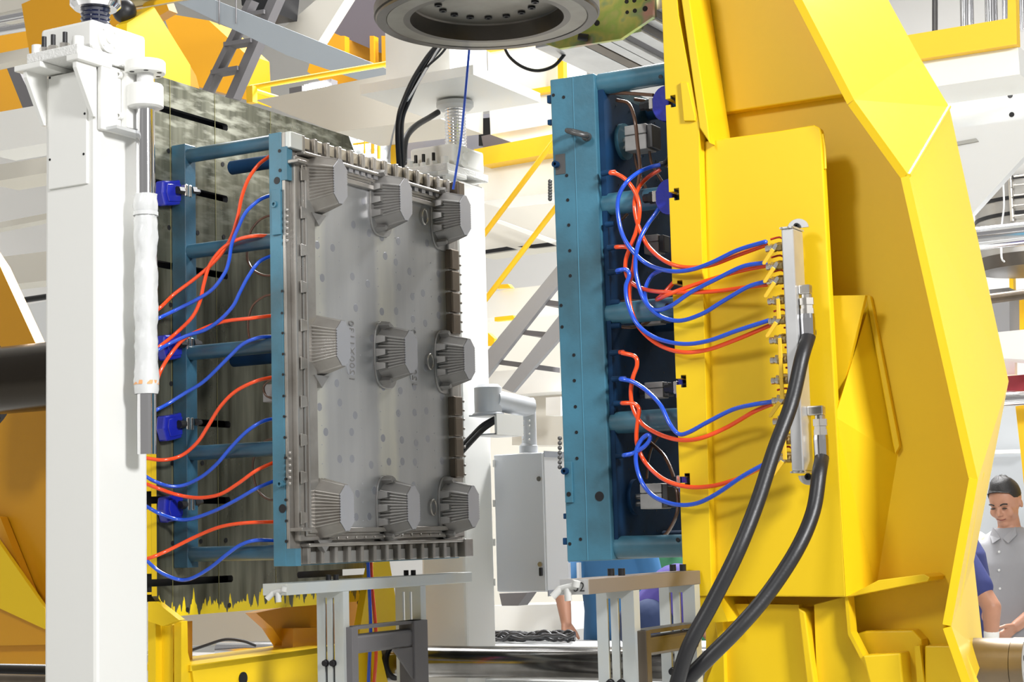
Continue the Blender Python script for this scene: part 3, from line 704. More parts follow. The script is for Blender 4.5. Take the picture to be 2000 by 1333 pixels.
for d, s in (((1219, 247, 1263, 290, 4.62), 'large silver block air cylinder on blue disc near the top of the blue mould'),
             ((1252, 461, 1286, 493, 4.78), 'silver air cylinder below the second rod of the blue mould'),
             ((1228, 606, 1290, 632, 4.74), 'silver air cylinder half hidden under the middle rod'),
             ((1258, 748, 1295, 777, 4.70), 'silver air cylinder beside the fourth blue clamp'),
             ((1249, 946, 1293, 994, 4.62), 'large silver air cylinder near the bottom of the blue mould')):
    airc(*d, s, disc=s.startswith('large'))
# brown clear tubes
def tubes(name, lab, cat, pts, r, m, group=None, seg=10):
    P = [PY(a, b, c) for a, b, c in pts]; return tag(MB().tube(P, r, seg).build(name, m), lab, cat, group)
tubes('brown_tube', 'brown clear tube curving down past the large top air cylinder', 'tube', [(1205, 196, 4.60), (1228, 203, 4.58), (1240, 235, 4.56), (1245, 280, 4.56), (1250, 330, 4.56), (1244, 372, 4.56)], .0055, HCL)
tubes('brown_tube', 'straight brown tube lying under the top blue rod', 'tube', [(1185, 182, 4.58), (1220, 182, 4.56), (1276, 186, 4.54)], .0055, HCL)
tubes('brown_tube', 'brown tube arching from the top ports to the first blue clamp', 'tube', [(1240, 194, 4.70), (1262, 198, 4.68), (1285, 208, 4.62), (1300, 225, 4.60), (1311, 260, 4.60), (1312, 300, 4.62), (1302, 325, 4.66)], .0055, HCL)
tubes('brown_tube', 'thin grey tube below the large top air cylinder, left outlet', 'tube', [(1238, 297, 4.66), (1245, 330, 4.68), (1262, 370, 4.7)], .0042, HCL)
tubes('brown_tube', 'thin grey tube below the large top air cylinder, right outlet', 'tube', [(1268, 295, 4.66), (1275, 325, 4.68), (1302, 368, 4.7)], .0042, HCL)
tubes('brown_tube', 'brown tube loop between the middle ports of the blue mould', 'tube', [(1200, 637, 4.6), (1230, 640, 4.62), (1262, 632, 4.66), (1280, 612, 4.68), (1290, 598, 4.7)], .005, HCL)
tubes('brown_tube', 'short brown tube above the middle blue rod', 'tube', [(1198, 592, 4.6), (1230, 588, 4.62), (1262, 592, 4.66), (1290, 600, 4.7)], .005, HCL)
tubes('brown_tube', 'brown tube hanging in the dark lower corner of the blue mould', 'tube', [(1265, 860, 4.75), (1300, 895, 4.68), (1320, 950, 4.62), (1323, 1000, 4.62), (1300, 1045, 4.68), (1270, 1058, 4.75)], .0055, HCL)
tubes('brown_tube', 'short brown tube under the second blue rod', 'tube', [(1190, 440, 4.6), (1210, 432, 4.62), (1225, 418, 4.64)], .005, HCL)
tubes('brown_tube', 'faint brown tube beside the loop of blue hose', 'tube', [(1290, 848, 4.8), (1275, 870, 4.78), (1266, 900, 4.74), (1263, 935, 4.7)], .004, HCL)

# ================================================================== right yellow frame
YN = 4.462
t = thing('right_frame', 'big bright yellow welded platen frame filling the right of the picture', 'machine frame', (-1.6, 4.9, 1.2))
FR = t
xl = PY(1330, 640, YN).x; xl = -2.005; xr = PY(1372, 700, YN).x
# clamp plate with T slots (extruded along the slots)
zs = [PY(1325, py, YN).z for py in (196, 379, 560, 746, 938, 1128)]
zs.sort()
P2 = [(xr, PY(1375, 1165, YN).z), (xl, PY(1358, 1165, YN).z)]
a_, b_ = .0085, .017
for z in zs:
    P2 += [(xl, z - a_), (xl + .016, z - a_), (xl + .016, z - b_), (xl + .031, z - b_), (xl + .031, z + b_), (xl + .016, z + b_), (xl + .016, z + a_), (xl, z + a_)]
P2 += [(xl, 3.18), (xl - .03, 3.32), (xl - .03, 3.6), (xl + .02, 3.6), (PY(1325, 30, YN).x, PY(1325, 30, YN).z), (PY(1366, 245, YN).x, PY(1366, 245, YN).z)]
P2 += [(PY(1366, 300, YN).x, PY(1366, 300, YN).z)]
MB().prism([(x, YN, z) for x, z in P2], (0, 1.13, 0)).build('clamp_plate', [YEL, DST], t, .0015)
for p in bpy.data.objects['clamp_plate'].data.polygons: p.material_index = 1 if abs(p.normal.x) > .9 and p.center.x + ORG[t.name].x < xl + .035 and p.center.z + ORG[t.name].z < 3.2 else 0
MB().prism(polyY([(1358, 1165), (1402, 1166), (1422, 1215), (1374, 1218)], YN + .005), (0, .4, 0)).build('chamfer_lip', YEL, t)
# slanted rib above, weld flat
MB().prism(polyY([(1322, -60), (1338, -60), (1382, 240), (1386, 280), (1366, 250)], YN - .004), (0, .16, 0)).build('slanted_rib', YEL, t, .003)
MB().prism(polyY([(1328, 160), (1342, 160), (1358, 228), (1357, 236), (1335, 236)], YN - .008), (0, .02, 0)).build('weld_plate', YEL, t, .002)
# web behind (main)
YW = 4.66
W = [(1300, -120), (1560, -60), (1668, 195), (1775, 340), (1850, 640), (1915, 925), (1908, 950), (1862, 1222), (1900, 1345), (1380, 1345), (1370, 600)]
MB().prism(polyY(W, YW), (0, .04, 0)).build('main_web', YEL, t)
# header plate over the recess, hooded
hd = [PY(1345, -60, 4.56), PY(1600, -60, 4.56), PY(1668, 181, 4.60), PY(1374, 226, 4.58)]
MB().prism([PY(1338, -70, YW - .035), PY(1545, -70, YW - .035), PY(1664, 182, YW - .035), PY(1376, 226, YW - .035)], (0, .034, 0)).build('upper_doubler', YEL, t, .004)
# side box (plate the manifold sits on)
YB = 4.497
b2 = [(1376, 276), (1520, 256), (1590, 244), (1601, 250), (1604, 262), (1652, 1160), (1652, 1167), (1388, 1165)]
o = MB().prism(polyY(b2, YB), (0, .03, 0)).build('side_plate', YEL, t, .004)
MB().prism(polyY([(1376, 276), (1540, 254), (1548, 262), (1376, 284)], YB + .03), (0, YW - YB - .03, 0)).build('top_closure', YEL, t)
MB().prism([PY(1392, 285, YB + .03), PY(1402, 285, YB + .03), PY(1408, 1160, YB + .03), PY(1398, 1160, YB + .03)], (0, YW - YB - .03, 0)).build('inner_rib', YEL, t)
# outer flange, lofted strips between near contour N and far contour B
YO = 4.44; YFb = 5.20
Nn = [PY(a, b, YO) for a, b in ((1500, -130), (1567, 0), (1668, 195), (1775, 343), (1910, 938), (1858, 1224), (1900, 1345))]
Ff = [PY(a, b, YFb) for a, b in ((1665, -130), (1735, 0), (1795, 110), (1854, 209), (1970, 745), (1902, 1098), (1922, 1280))]
def strip(a0, a1, f0, f1, name):
    n = (a1 - a0).cross(f0 - a0).normalized(); 
    if n.x > 0: n = -n
    n = n * .022
    top = [a0, f0, f1, a1]; mb = MB(); v = top + [p + n for p in top]
    mb.add(v, [(0, 1, 2), (0, 2, 3), (4, 6, 5), (4, 7, 6), (0, 4, 5, 1), (1, 5, 6, 2), (2, 6, 7, 3), (3, 7, 4, 0)]); return mb.build(name, YEL, t)
for k in range(6): strip(Nn[k], Nn[k + 1], Ff[k], Ff[k + 1], 'outer_flange')
MB().tube([Nn[3], Ff[3]], .006, 8, sub=1).build('weld_seam', YEL, t)
# lower bright strip and facets
# inner gusset box: sloping bright plates
g = [PY(1631, 815, YB), PY(1652, 1166, YB), PY(1711, 1150, YW), PY(1753, 890, YW), PY(1700, 588, YW)]
mb = MB(); n = Vector((-.02, .02, 0)); mb.add(g + [p + n for p in g], [(0, 1, 2), (0, 2, 3), (0, 3, 4), (5, 7, 6), (5, 8, 7), (5, 9, 8)] + [(i, i + 5, (i + 1) % 5 + 5, (i + 1) % 5) for i in range(5)]); mb.build('gusset_face', YEL, t)
MB().prism([PY(1613, 578, YB + .06), PY(1690, 577, YB + .06), PY(1632, 818, YB + .06)], (0, .02, 0)).build('gusset_front', YEL, t)
mb = MB(); mb.prism(polyY([(1690, 575), (1700, 578), (1757, 872), (1748, 888), (1742, 860)], YW - .02), (0, .02, 0)); mb.build('gusset_lip', YEL, t, .003)
MB().tube([PY(1606, 262, YB + .005), PY(1610, 290, YB + .01), PY(1612, 330, YB + .01)], .004, 8).build('weld_bead', YEL, t)
# shelf
MB().prism(polyY([(1650, 1168), (1715, 1134), (1805, 1122), (1816, 1128), (1812, 1136)], 4.52), (0, .14, 0)).build('shelf_rib', YEL, t, .002)
# lower leg
YL = 4.53
MB().prism(polyY([(1410, 1180), (1560, 1182), (1580, 1345), (1370, 1345), (1398, 1225)], YL + .03), (0, .03, 0)).build('leg_web', YEL, t)
MB().prism(polyY([(1396, 1215), (1411, 1180), (1416, 1345), (1374, 1345), (1404, 1270)], YL + .01), (0, .03, 0)).build('leg_edge', YEL, t, .002)
MB().prism(polyY([(1558, 1188), (1572, 1196), (1592, 1345), (1576, 1345)], YL - .005), (0, .12, 0)).build('leg_rib', YEL, t, .004)
MB().prism(polyY([(1590, 1182), (1652, 1166), (1660, 1238), (1712, 1345), (1596, 1345)], YL + .025), (0, .03, 0)).build('leg_plate', YEL, t)
MB().prism(polyY([(1650, 1168), (1656, 1167), (1662, 1236), (1718, 1345), (1711, 1345), (1656, 1240)], YL), (0, .05, 0)).build('leg_flange', YEL, t)
# lower right pocket boxes
MB().prism(polyY([(1668, 1240), (1690, 1233), (1783, 1231), (1800, 1250), (1808, 1345), (1668, 1345)], 4.60), (0, .06, 0)).build('foot_box', YEL, t, .006)
MB().prism(polyY([(1684, 1281), (1758, 1276), (1764, 1345), (1700, 1345)], 4.52), (0, .10, 0)).build('foot_box', YEL, t, .005)
MB().prism(polyY([(1806, 1262), (1862, 1262), (1892, 1345), (1806, 1345)], 4.58), (0, .06, 0)).build('foot_box', YEL, t, .004)
MB().prism(polyY([(1862, 1262), (1872, 1268), (1905, 1345), (1895, 1345)], 4.55), (0, .05, 0)).build('foot_flange', YEL, t)
MB().prism(polyY([(1786, 1262), (1796, 1262), (1806, 1345), (1792, 1345)], 4.57), (0, .05, 0)).build('foot_rib', YEL, t)
# rear bulk of platen carrier (solid behind clamp plate)
# ================================================================== blue clamps
def clampR(px, py, i, s):
    z = PY(px, py, 4.53).z; x = -2.008
    t = thing('blue_clamp', s, 'clamp', (x, 4.53, z - .04))
    pr = []
    for k in range(13):
        a = -math.pi / 2 + math.pi * k / 12; pr.append((x - .012 - .050 * math.cos(a) * .85, z - .012 + .052 * math.sin(a)))
    pr += [(x, z + .04), (x, z - .064)]
    MB().prism([(a, 4.492, b) for a, b in pr], (0, .032, 0)).build('jaw', CLMP, t, .004)
    MB().box(x - .045, x + .022, 4.496, 4.516, z - .006, z + .006).build('tee_bolt', CLMP, t)
    MB().box(x - .062, x - .05, 4.49, 4.53, z - .022, z + .010).build('washer', NICK, t, .002)
    MB().lathe((x - .062, 4.51, z - .006), (-1, 0, 0), [(0, .017), (.016, .017), (.016, .013), (.034, .013)], 6, False).build('hex_nut', BLKS, t)
    MB().box(x + .016, x + .028, 4.49, 4.53, z - .010, z + .004).build('tee_nut', NICK, t)
for i, (px, py, s) in enumerate(((1308, 199, 'topmost'), (1316, 380, 'second from top'))):
    clampR(px, py, i, '%s blue clamp bolted into the yellow slotted plate edge' % s)
def clampS(px0, py0, px1, py1, s):
    a = PY(px0, py0, 4.50); b = PY(px1, py1, 4.50); t = thing('blue_clamp', s, 'clamp', ((a.x + b.x) / 2, 4.52, b.z))
    MB().box(a.x, b.x, 4.50, 4.52, b.z, b.z + .014).build('jaw', CLMP, t, .003)
    MB().box(a.x + .008, b.x, 4.502, 4.53, b.z, a.z).build('jaw', CLMP, t, .004)
    MB().box(a.x - .006, a.x + .006, 4.50, 4.54, b.z + .012, a.z - .010).build('washer', NICK, t, .002)
    MB().lathe((a.x - .006, 4.52, (a.z + b.z) / 2), (-1, 0, 0), [(0, .017), (.016, .017), (.016, .012), (.034, .012)], 6, False).build('hex_nut', BLKS, t)
    MB().box(b.x - .002, b.x + .026, 4.505, 4.52, (a.z + b.z) / 2 - .004, (a.z + b.z) / 2 + .012).build('tee_bolt', BLKS, t)
clampS(1318, 738, 1334, 777, 'third blue clamp beside a silver air cylinder, on the yellow plate edge')
clampS(1324, 922, 1343, 962, 'lowest blue clamp on the yellow plate edge')
def clampL(px, py, s):
    q = PX(px, py, XP + .03); t = thing('blue_clamp', s, 'clamp', (q.x, q.y, q.z - .05))
    pr = []
    L = .115; R_ = Matrix.Rotation(math.radians(16), 3, 'X')
    top = [(-.085, .022), (-.03, .030), (.03, .045), (.075, .065), (.080, .02), (.070, -.022), (.03, -.040), (-.03, -.055), (-.075, -.062), (-.09, -.02)]
    P = [Vector((q.x - .029, q.y + y, q.z + z)) for y, z in top]
    MB().prism(P, (.036, 0, 0)).build('jaw', CLMP, t, .006)
    MB().prism([p + Vector((.036, 0, 0)) if i not in (99,) else p for i, p in enumerate([Vector((q.x - .029, q.y + y * .8, q.z + z * .7 - .003)) for y, z in top])], (.004, 0, 0)).build('recess_rim', CLMP, t, .002)
    for k in range(2): MB().box(q.x + .011, q.x + .032, q.y - .002 + k * .02, q.y + .012 + k * .02, q.z - .022, q.z + .02).build('washer', NICK, t, .003)
    MB().lathe((q.x + .02, q.y + .036, q.z + .004), (0, 1, .06), [(0, .017), (.022, .017), (.022, .010), (.045, .009)], 6, False).build('hex_nut', BLKS, t)
    MB().lathe((q.x + .02, q.y - .030, q.z - .004), (0, 1, .06), [(0, .014), (.026, .014)], 6, False).build('stud', BLKS, t)
for px, py, s in ((349, 373, 'upper'), (352, 672, 'second'), (352, 828, 'third'), (354, 985, 'lowest')):
    clampL(px, py, '%s blue clamp holding the rear bar on the left slotted platen' % s)

# ================================================================== manifold with valves
YM = 4.36
t = thing('water_manifold', 'upright aluminium square manifold with brass valves on the yellow frame', 'manifold', (-1.6, 4.4, 1.6))
ma = PY(1525, 448, YM); mb_ = PY(1549, 452, YM); mc = PY(1551, 921, YM)
x0, x1 = ma.x, mb_.x; zt_, zb_ = ma.z, mc.z
YMB = YM + .075
MB().box(x0, x1, YM, YMB, zb_, zt_).build('square_tube', ALU, t, .004)
MB().box(x0 - .003, x1 + .002, YM - .002, YMB + .003, zt_, zt_ + .005).build('end_plate', ALU, t)
MB().box(x0 - .003, x1 + .002, YM - .002, YMB + .003, zb_ - .005, zb_).build('end_plate', ALU, t)
for zz, s in ((zt_ + .004, 1), (zb_ - .004, -1)):
    xc = x1 + .0 - .012
    pts = [(xc + .030 * math.cos(a), YMB - .006, zz + s * (.006 + .026 * math.sin(a))) for a in [math.pi * k / 14 for k in range(15)]]
    MB().prism(pts, (0, .006, 0)).build('mount_ear', ALU, t, .001)
    q = Vector((xc, YMB - .006, zz + s * .010)); m2 = MB(); bolt(m2, q, (0, -1, 0), .009, .010); m2.build('socket_bolt', BLKS, t)
    for dx in (.004, .022, .034):
        c = Vector((x0 + dx, YM - .001, zz - s * .002)); MB().cyl(c, c + Vector((0, -.004, 0)), .003, seg=8).build('screw', NICK, t)
vz = [(484, 'b'), (520, 'b'), (549, 'b'), (588, ''), (627, 'b'), (665, ''), (704, ''), (744, ''), (783, 'b'), (824, ''), (862, ''), (898, 'b')]
def handle_open(c, parent, m, L=.062):
    # lever hanging down-left from the ball valve stem
    d = Vector((-.62, 0, -.78)).normalized(); n = Vector((.78, 0, -.62)); mb = MB(); s = c + Vector((0, -.004, 0))
    mb.prism([s + n * .005, s + d * .016 + n * .005, s + d * .016 - n * .005, s - n * .005], (0, -.003, 0)); mb.build('lever_root', NICK, parent)
    mb = MB(); mb.prism([s + d * .012 + n * .006, s + d * (L - .004) + n * .005, s + d * L, s + d * (L - .004) - n * .005, s + d * .012 - n * .006], (0, -.006, 0)); mb.build('lever', m, parent, .002)
def handle_shut(c, parent, m, L=.062):
    mb = MB(); s = c + Vector((0, -.004, 0)); mb.prism([s + Vector((-.005, 0, 0)), s + Vector((-.006, 0, -L)), s + Vector((.006, 0, -L)), s + Vector((.005, 0, 0))], (0, -.006, 0)); mb.build('lever', m, parent, .002)
for py, k in vz:
    zc = PY(1520, py, YM + .02).z
    c0 = Vector((x0, YM + .020, zc))
    v = MB().lathe(c0, (-1, 0, 0), [(0, .008), (.004, .008), (.005, .0105), (.018, .0105), (.019, .009), (.026, .0115), (.031, .0115)], 8, False).build('ball_valve', BRASS, t)
    MB().lathe(c0 + Vector((-.031, 0, 0)), (-1, 0, 0), [(0, .0105), (.006, .0105), (.006, .008), (.011, .008), (.011, .0095), (.020, .0095), (.021, .007)], 12, False).build('push_fitting', NICK, v)
    cs = c0 + Vector((-.018, -.009, .004)); MB().cyl(cs, cs + Vector((0, -.008, 0)), .005, seg=10).build('stem', NICK, v)
    if k: handle_open(cs, v, HYEL)
    else: handle_shut(cs, v, HYEL, .055)
    c1_ = Vector((x0, YM + .058, zc + .010))
    v = MB().lathe(c1_, (-1, 0, 0), [(0, .008), (.005, .0105), (.020, .0105), (.026, .0115), (.032, .0115)], 8, False).build('ball_valve', BRASS, t)
    MB().lathe(c1_ + Vector((-.031, 0, 0)), (-1, 0, 0), [(0, .0105), (.006, .0105), (.011, .008), (.020, .0095)], 12, False).build('push_fitting', NICK, v)
    if k:
        P = [c1_ + Vector((-.012, 0, .012)), c1_ + Vector((-.026, 0, .024)), c1_ + Vector((-.052, 0, .021))]
    else:
        P = [c1_ + Vector((-.006, 0, .010)), c1_ + Vector((-.010, -.002, .024)), c1_ + Vector((-.024, -.004, .026))]
    MB().tube(P, .0028, 6, sub=3).build('lever', RED, v)
# elbow fittings + hoses
def elbow(px, py, y, first):
    q = PY(px, py, y)
    e = MB(); e.box(x1 + .0, q.x + .013, y - .012, y + .012, q.z - .012, q.z + .014); o = e.build('elbow', NICK, t, .004)
    m = MB(); z = q.z - .012
    m.lathe((q.x, y, z), (0, 0, -1), [(0, .014), (.010, .014)], 12, False); m.lathe((q.x, y, z - .010), (0, 0, -1), [(0, .021), (.018, .021), (.018, .018), (.028, .018), (.028, .020), (.042, .020)], 6, False)
    m.build('swivel_nut', NICK, t, .001)
    MB().lathe((q.x, y, z - .052), (0, 0, -1), [(0, .0195), (.012, .0205), (.060, .0195), (.062, .017)], 24).build('ferrule', CHR, t)
    return Vector((q.x, y, z - .11))
E1 = elbow(1575, 567, YM + .030, True); E2 = elbow(1601, 803, YM + .055, False)
def bh(start, pts, lab, r=.0195):
    P = [start + Vector((0, 0, .02)), start] + [PY(a, b, c) for a, b, c in pts]
    tag(MB().tube(P, r, 16, sub=8).build('rubber_hose', BLK), lab, 'hose')
bh(E1, [(1566, 700, 4.34), (1545, 790, 4.30), (1512, 880, 4.24), (1478, 985, 4.18), (1440, 1080, 4.12), (1390, 1180, 4.08), (1345, 1265, 4.05), (1318, 1350, 4.05)], 'thick black rubber hose from the upper manifold elbow, passing over the valves')
bh(E2, [(1600, 925, 4.36), (1588, 1000, 4.32), (1556, 1075, 4.26), (1500, 1160, 4.20), (1440, 1230, 4.14), (1380, 1290, 4.10), (1320, 1350, 4.08)], 'thick black rubber hose from the lower manifold elbow, curving down to the left')

# ================================================================== bracket stands
def stand(x, near_y, far_y, zc, posts, lab, mark=False, th=.072):
    t = thing('product_stand', lab, 'stand', (x - .04, (near_y + far_y) / 2, .0)); h = .0185
    MB().box(x - th, x, near_y, far_y, zc - h, zc + h).build('top_bar', ZINC if not mark else mat('brown_steel_bar', (.25, .21, .18), .5, metal=.5), t, .002)
    if mark:
        MB().box(x - th, x - .0005, near_y - .002, near_y, zc - h, zc + h).build('end_face', ALU, t)
        tc = bpy.data.curves.new('marking', 'FONT'); tc.body = '52'; tc.size = .032; tc.extrude = .0003; ob = bpy.data.objects.new('tmp', tc); COL.objects.link(ob)
        me = bpy.data.meshes.new_from_object(ob.evaluated_get(bpy.context.evaluated_depsgraph_get())); bpy.data.objects.remove(ob)
        for v in me.vertices: a, b, c = v.co; v.co = Vector((x - .042 + a, near_y - .0024 - c, zc - .011 + b)) - ORG[t.name]
        me.materials.clear(); me.materials.append(MARK); lo = bpy.data.objects.new('marking', me); COL.objects.link(lo); lo.parent = t
    for (py_, hw) in posts:
        y0 = py_; zt_ = zc - h
        p = MB()
        xa = x - .105
        # slotted front plate made of three strips, slots open between them
        z1_ = zt_; za_ = .35
        for xx0, xx1 in ((xa, xa + .030), (xa + .040, xa + .060), (xa + .070, xa + .100)):
            p.box(xx0, xx1, y0, y0 + .010, za_, z1_ - .02)
        p.box(xa, xa + .100, y0, y0 + .010, z1_ - .02, z1_); p.box(xa, xa + .100, y0, y0 + .010, za_, za_ + .2)
        o = p.build('slotted_post', ZINC, t)
        MB().box(xa + .100, xa + .106, y0, y0 + .034, za_, z1_).build('angle_leg', ZINC, t)
        MB().box(xa, xa + .100, y0 + .012, y0 + .016, za_, z1_ - .24).build('slot_backing', DST, t)
        for xx in (xa + .035, xa + .065):
            q = Vector((xx, y0 - .001, z1_ - .232)); m = MB(); m.lathe(q, (0, -1, 0), [(0, .012), (.002, .012), (.002, .0095), (.012, .0095)], 14, False); m.build('slot_bolt', BLKS, t)
            q = Vector((xx, y0 + .02, zc + h)); MB().cyl(q, q + Vector((0, 0, .018)), .009, seg=14).build('top_bolt', BLKS, t)
        MB().box(xa + .02, xa + .085, y0 + .018, y0 + .06, 0, z1_ - .24).build('leg', DST, t)
        MB().box(xa + .0, xa + .2, y0 - .05, y0 + .12, 0, .015).build('foot', DST, t)
    return t
s1 = stand(-3.36, 4.469, 5.595, 1.349, [(4.771, 0), (5.24, 0)], 'grey steel bar on two slotted posts below the steel mould core', th=.094)
zA = PX(680, 1226, -3.35).z; zB = PX(680, 1243, -3.35).z; zC = PX(680, 1280, -3.35).z
MB().box(-3.40, -3.345, 4.79, 5.24, zA - .010, zA).build('cross_strip', GRY, s1)
MB().box(-3.40, -3.345, 4.79, 5.21, zC, zB).build('cross_tube', GRY, s1, .010)
MB().box(-3.40, -3.335, 4.785, 4.82, 0, zA).build('frame_leg', GRY, s1, .002)
MB().box(-3.40, -3.335, 5.16, 5.245, 0, zA).build('frame_leg', GRY, s1, .002)
MB().prism([(-3.35, 5.04, zC), (-3.35, 5.16, zC), (-3.35, 5.16, zC - .11)], (.008, 0, 0)).build('corner_gusset', GRY, s1)
s2 = stand(-1.95, 3.79, 4.455, 1.371, [(4.031, 0), (4.41, 0)], 'brown steel bar with number 52 on its end, on slotted posts before the yellow frame', True, th=.078)
zA = PX(1258, 1232, -1.94).z; zB = PX(1258, 1246, -1.94).z; zC = PX(1258, 1284, -1.94).z
MB().box(-1.99, -1.935, 4.05, 4.42, zA - .010, zA).build('cross_strip', BROWN, s2)
MB().box(-1.985, -1.935, 4.05, 4.40, zC, zB).build('cross_tube', BROWN, s2, .008)
MB().box(-1.985, -1.925, 4.045, 4.075, 0, zA).build('frame_leg', BROWN, s2, .002)
def tee(px, py, y, lab):
    q = PY(px, py, y); m = MB(); m.cyl(q + Vector((-.022, 0, -.002)), q + Vector((.026, 0, .008)), .008, seg=14); m.cyl(q, q + Vector((.002, 0, -.030)), .009, seg=14)
    m.cyl(q + Vector((-.018, 0, 0)), q + Vector((-.036, -.01, -.020)), .009, seg=14); m.cyl(q + Vector((.022, 0, .004)), q + Vector((.026, 0, .018)), .010, seg=14)
    tag(m.build('tee_fitting', mat('grey_plastic', (.52, .52, .50), .5)), lab, 'fitting')
tee(543, 1158, 4.44, 'pale plastic tee fitting on the end of the left stand bar')
tee(1108, 1150, 3.77, 'pale plastic tee fitting on the numbered end of the right stand bar')
# ================================================================== coloured hoses
def hose(pts, m, lab, first=None, last=None, r=.0062, grp=None):
    P = [PY(*p) for p in pts]
    if first: q = PX(first[0], first[1], XB); P = [q + Vector((.020, 0, 0)), q + Vector((.040, 0, 0))] + P
    return tag(MB().tube(P, r, 10, sub=7).build('air_hose', m), lab, 'hose', grp)
def yr(px): # depth schedule on the right side
    if px >= 1470: return 4.380
    if px >= 1345: return 4.432 - (px - 1345) / 125 * .045
    if px >= 1300: return 4.440
    return 4.440 + min(1, (1300 - px) / 30) * .035
def R(pts, m, lab, first=None, dy=0., tail=0.):
    P = []
    n = len(pts)
    for i, (a, b) in enumerate(pts):
        y = yr(a) + dy * (1 if a >= 1380 else (0 if a > 1290 else .6))
        if tail and i >= n - 3: y += tail * (i - (n - 4)) / 3
        P.append((a, b, y))
    if first: P = P[::-1]
    return hose(P, m, lab, first)
hz = .022
R([(1496, 473), (1489, 474), (1440, 489), (1390, 513), (1350, 527), (1310, 530), (1270, 519), (1240, 496), (1217, 462), (1207, 420), (1208, 385), (1222, 358), (1245, 338), (1270, 327), (1290, 322)], HBL, 'blue hose from the top valve, widest loop over the upper rods', tail=.10)
R([(1498, 479), (1490, 481), (1440, 499), (1385, 519), (1335, 522), (1297, 509), (1265, 480), (1246, 440), (1239, 400), (1246, 370), (1264, 348), (1290, 331)], HOR, 'orange hose from the top valve looping back up to the black joint', dy=.02, tail=.10)
R([(1500, 519), (1493, 520), (1440, 531), (1380, 549), (1330, 566), (1300, 578), (1283, 586), (1298, 572), (1322, 545)], HOR, 'orange hose from the second valve with a sharp bend by the middle rod', dy=.02, tail=.05)
R([(1498, 513), (1490, 514), (1450, 521), (1400, 545), (1350, 571), (1310, 598), (1280, 606), (1262, 590), (1261, 562), (1274, 538), (1294, 527)], HBL, 'blue hose from the second valve with a small hook end', tail=.08)
R([(1500, 556), (1493, 557), (1460, 561), (1400, 569), (1330, 572), (1270, 568), (1238, 556), (1224, 538), (1222, 510), (1232, 480), (1243, 450), (1249, 415), (1246, 390), (1236, 368), (1221, 350), (1204, 340), (1192, 338)], HOR, 'orange hose from the topmost port down to the third valve', first=(1176, 339), dy=.02)
R([(1500, 549), (1493, 551), (1460, 561), (1410, 590), (1370, 614), (1325, 627), (1285, 615), (1258, 586), (1244, 545), (1241, 510), (1248, 472), (1264, 440), (1280, 418), (1290, 402)], HBL, 'blue hose from the third valve rising to the second blue clamp', tail=.06)
R([(1503, 626), (1496, 628), (1440, 646), (1380, 667), (1330, 672), (1280, 660), (1245, 634), (1227, 597), (1222, 562), (1229, 538), (1222, 527), (1205, 529)], HBL, 'blue hose from the fifth valve back to the port above the middle rod', first=(1188, 533))
R([(1506, 636), (1499, 638), (1440, 663), (1380, 684), (1330, 688), (1285, 673), (1250, 642), (1232, 602), (1230, 560), (1238, 515), (1238, 492), (1222, 483), (1203, 483)], HOR, 'orange hose from the fifth valve, lowest loop of the upper bunch', first=(1187, 485), dy=.02)
R([(1509, 790), (1502, 792), (1470, 806), (1420, 835), (1370, 856), (1330, 860), (1290, 850), (1255, 829), (1237, 800), (1232, 768), (1236, 738), (1244, 714), (1240, 697), (1215, 690)], HOR, 'orange hose with a crook top running down to the ninth valve', first=(1193, 690), dy=.02)
R([(1509, 784), (1502, 786), (1470, 791), (1430, 801), (1380, 826), (1345, 845), (1325, 848), (1308, 828), (1290, 792), (1262, 763), (1235, 746), (1212, 741)], HBL, 'blue hose making a sharp dip against the yellow plate edge', first=(1196, 741))
R([(1504, 907), (1497, 909), (1480, 917), (1440, 936), (1390, 950), (1340, 951), (1295, 936), (1262, 906), (1246, 874), (1243, 850), (1246, 820), (1248, 800), (1238, 789), (1215, 788)], HOR, 'lowest orange hose on the right running to the bottom valve', first=(1200, 789), dy=.02)
R([(1504, 902), (1497, 905), (1450, 931), (1400, 965), (1360, 984), (1320, 986), (1280, 972), (1255, 945), (1243, 910), (1243, 880), (1253, 859), (1265, 850), (1270, 857), (1259, 872), (1238, 885), (1218, 890)], HBL, 'lowest blue hose on the right with a small twisted loop', first=(1204, 891))
# black joint of the top loop
tag(MB().tube([PY(1288, 322, 4.575), PY(1300, 318, 4.58), PY(1311, 300, 4.60), PY(1312, 280, 4.61)], .008).build('cable_sleeve', BLK), 'black sleeve joining the top loops beneath the first clamp', 'cable')
def yl(px):
    K = [(285, 4.405), (310, 4.42), (345, 4.49), (400, 4.515), (480, 4.525), (515, 4.55), (545, 4.60)]
    for (a, u), (b, v) in zip(K, K[1:]):
        if px <= b: return u + (v - u) * max(0, (px - a)) / (b - a)
    return 4.6
def Lh(pts, m, lab, dy=0): return hose([(a, b, yl(a) + dy) for a, b in pts], m, lab)
Lh([(534, 300), (526, 306), (505, 322), (485, 350), (472, 385), (465, 420), (455, 455), (440, 485), (415, 515), (380, 545), (340, 575), (312, 602), (286, 622)], HOR, 'first orange hose from the top of the steel mould, sweeping down to the column')
Lh([(537, 380), (528, 382), (505, 392), (480, 415), (465, 445), (453, 475), (447, 510), (438, 535), (415, 565), (385, 585), (345, 605), (312, 621), (286, 634)], HBL, 'first blue hose from the steel mould, crossing the upper orange ones', -.012)
Lh([(540, 462), (532, 462), (500, 461), (465, 468), (435, 485), (410, 517), (398, 555), (390, 590), (375, 620), (345, 650), (312, 677), (286, 694)], HOR, 'second orange hose on the left, arching over the second blue rod', -.004)
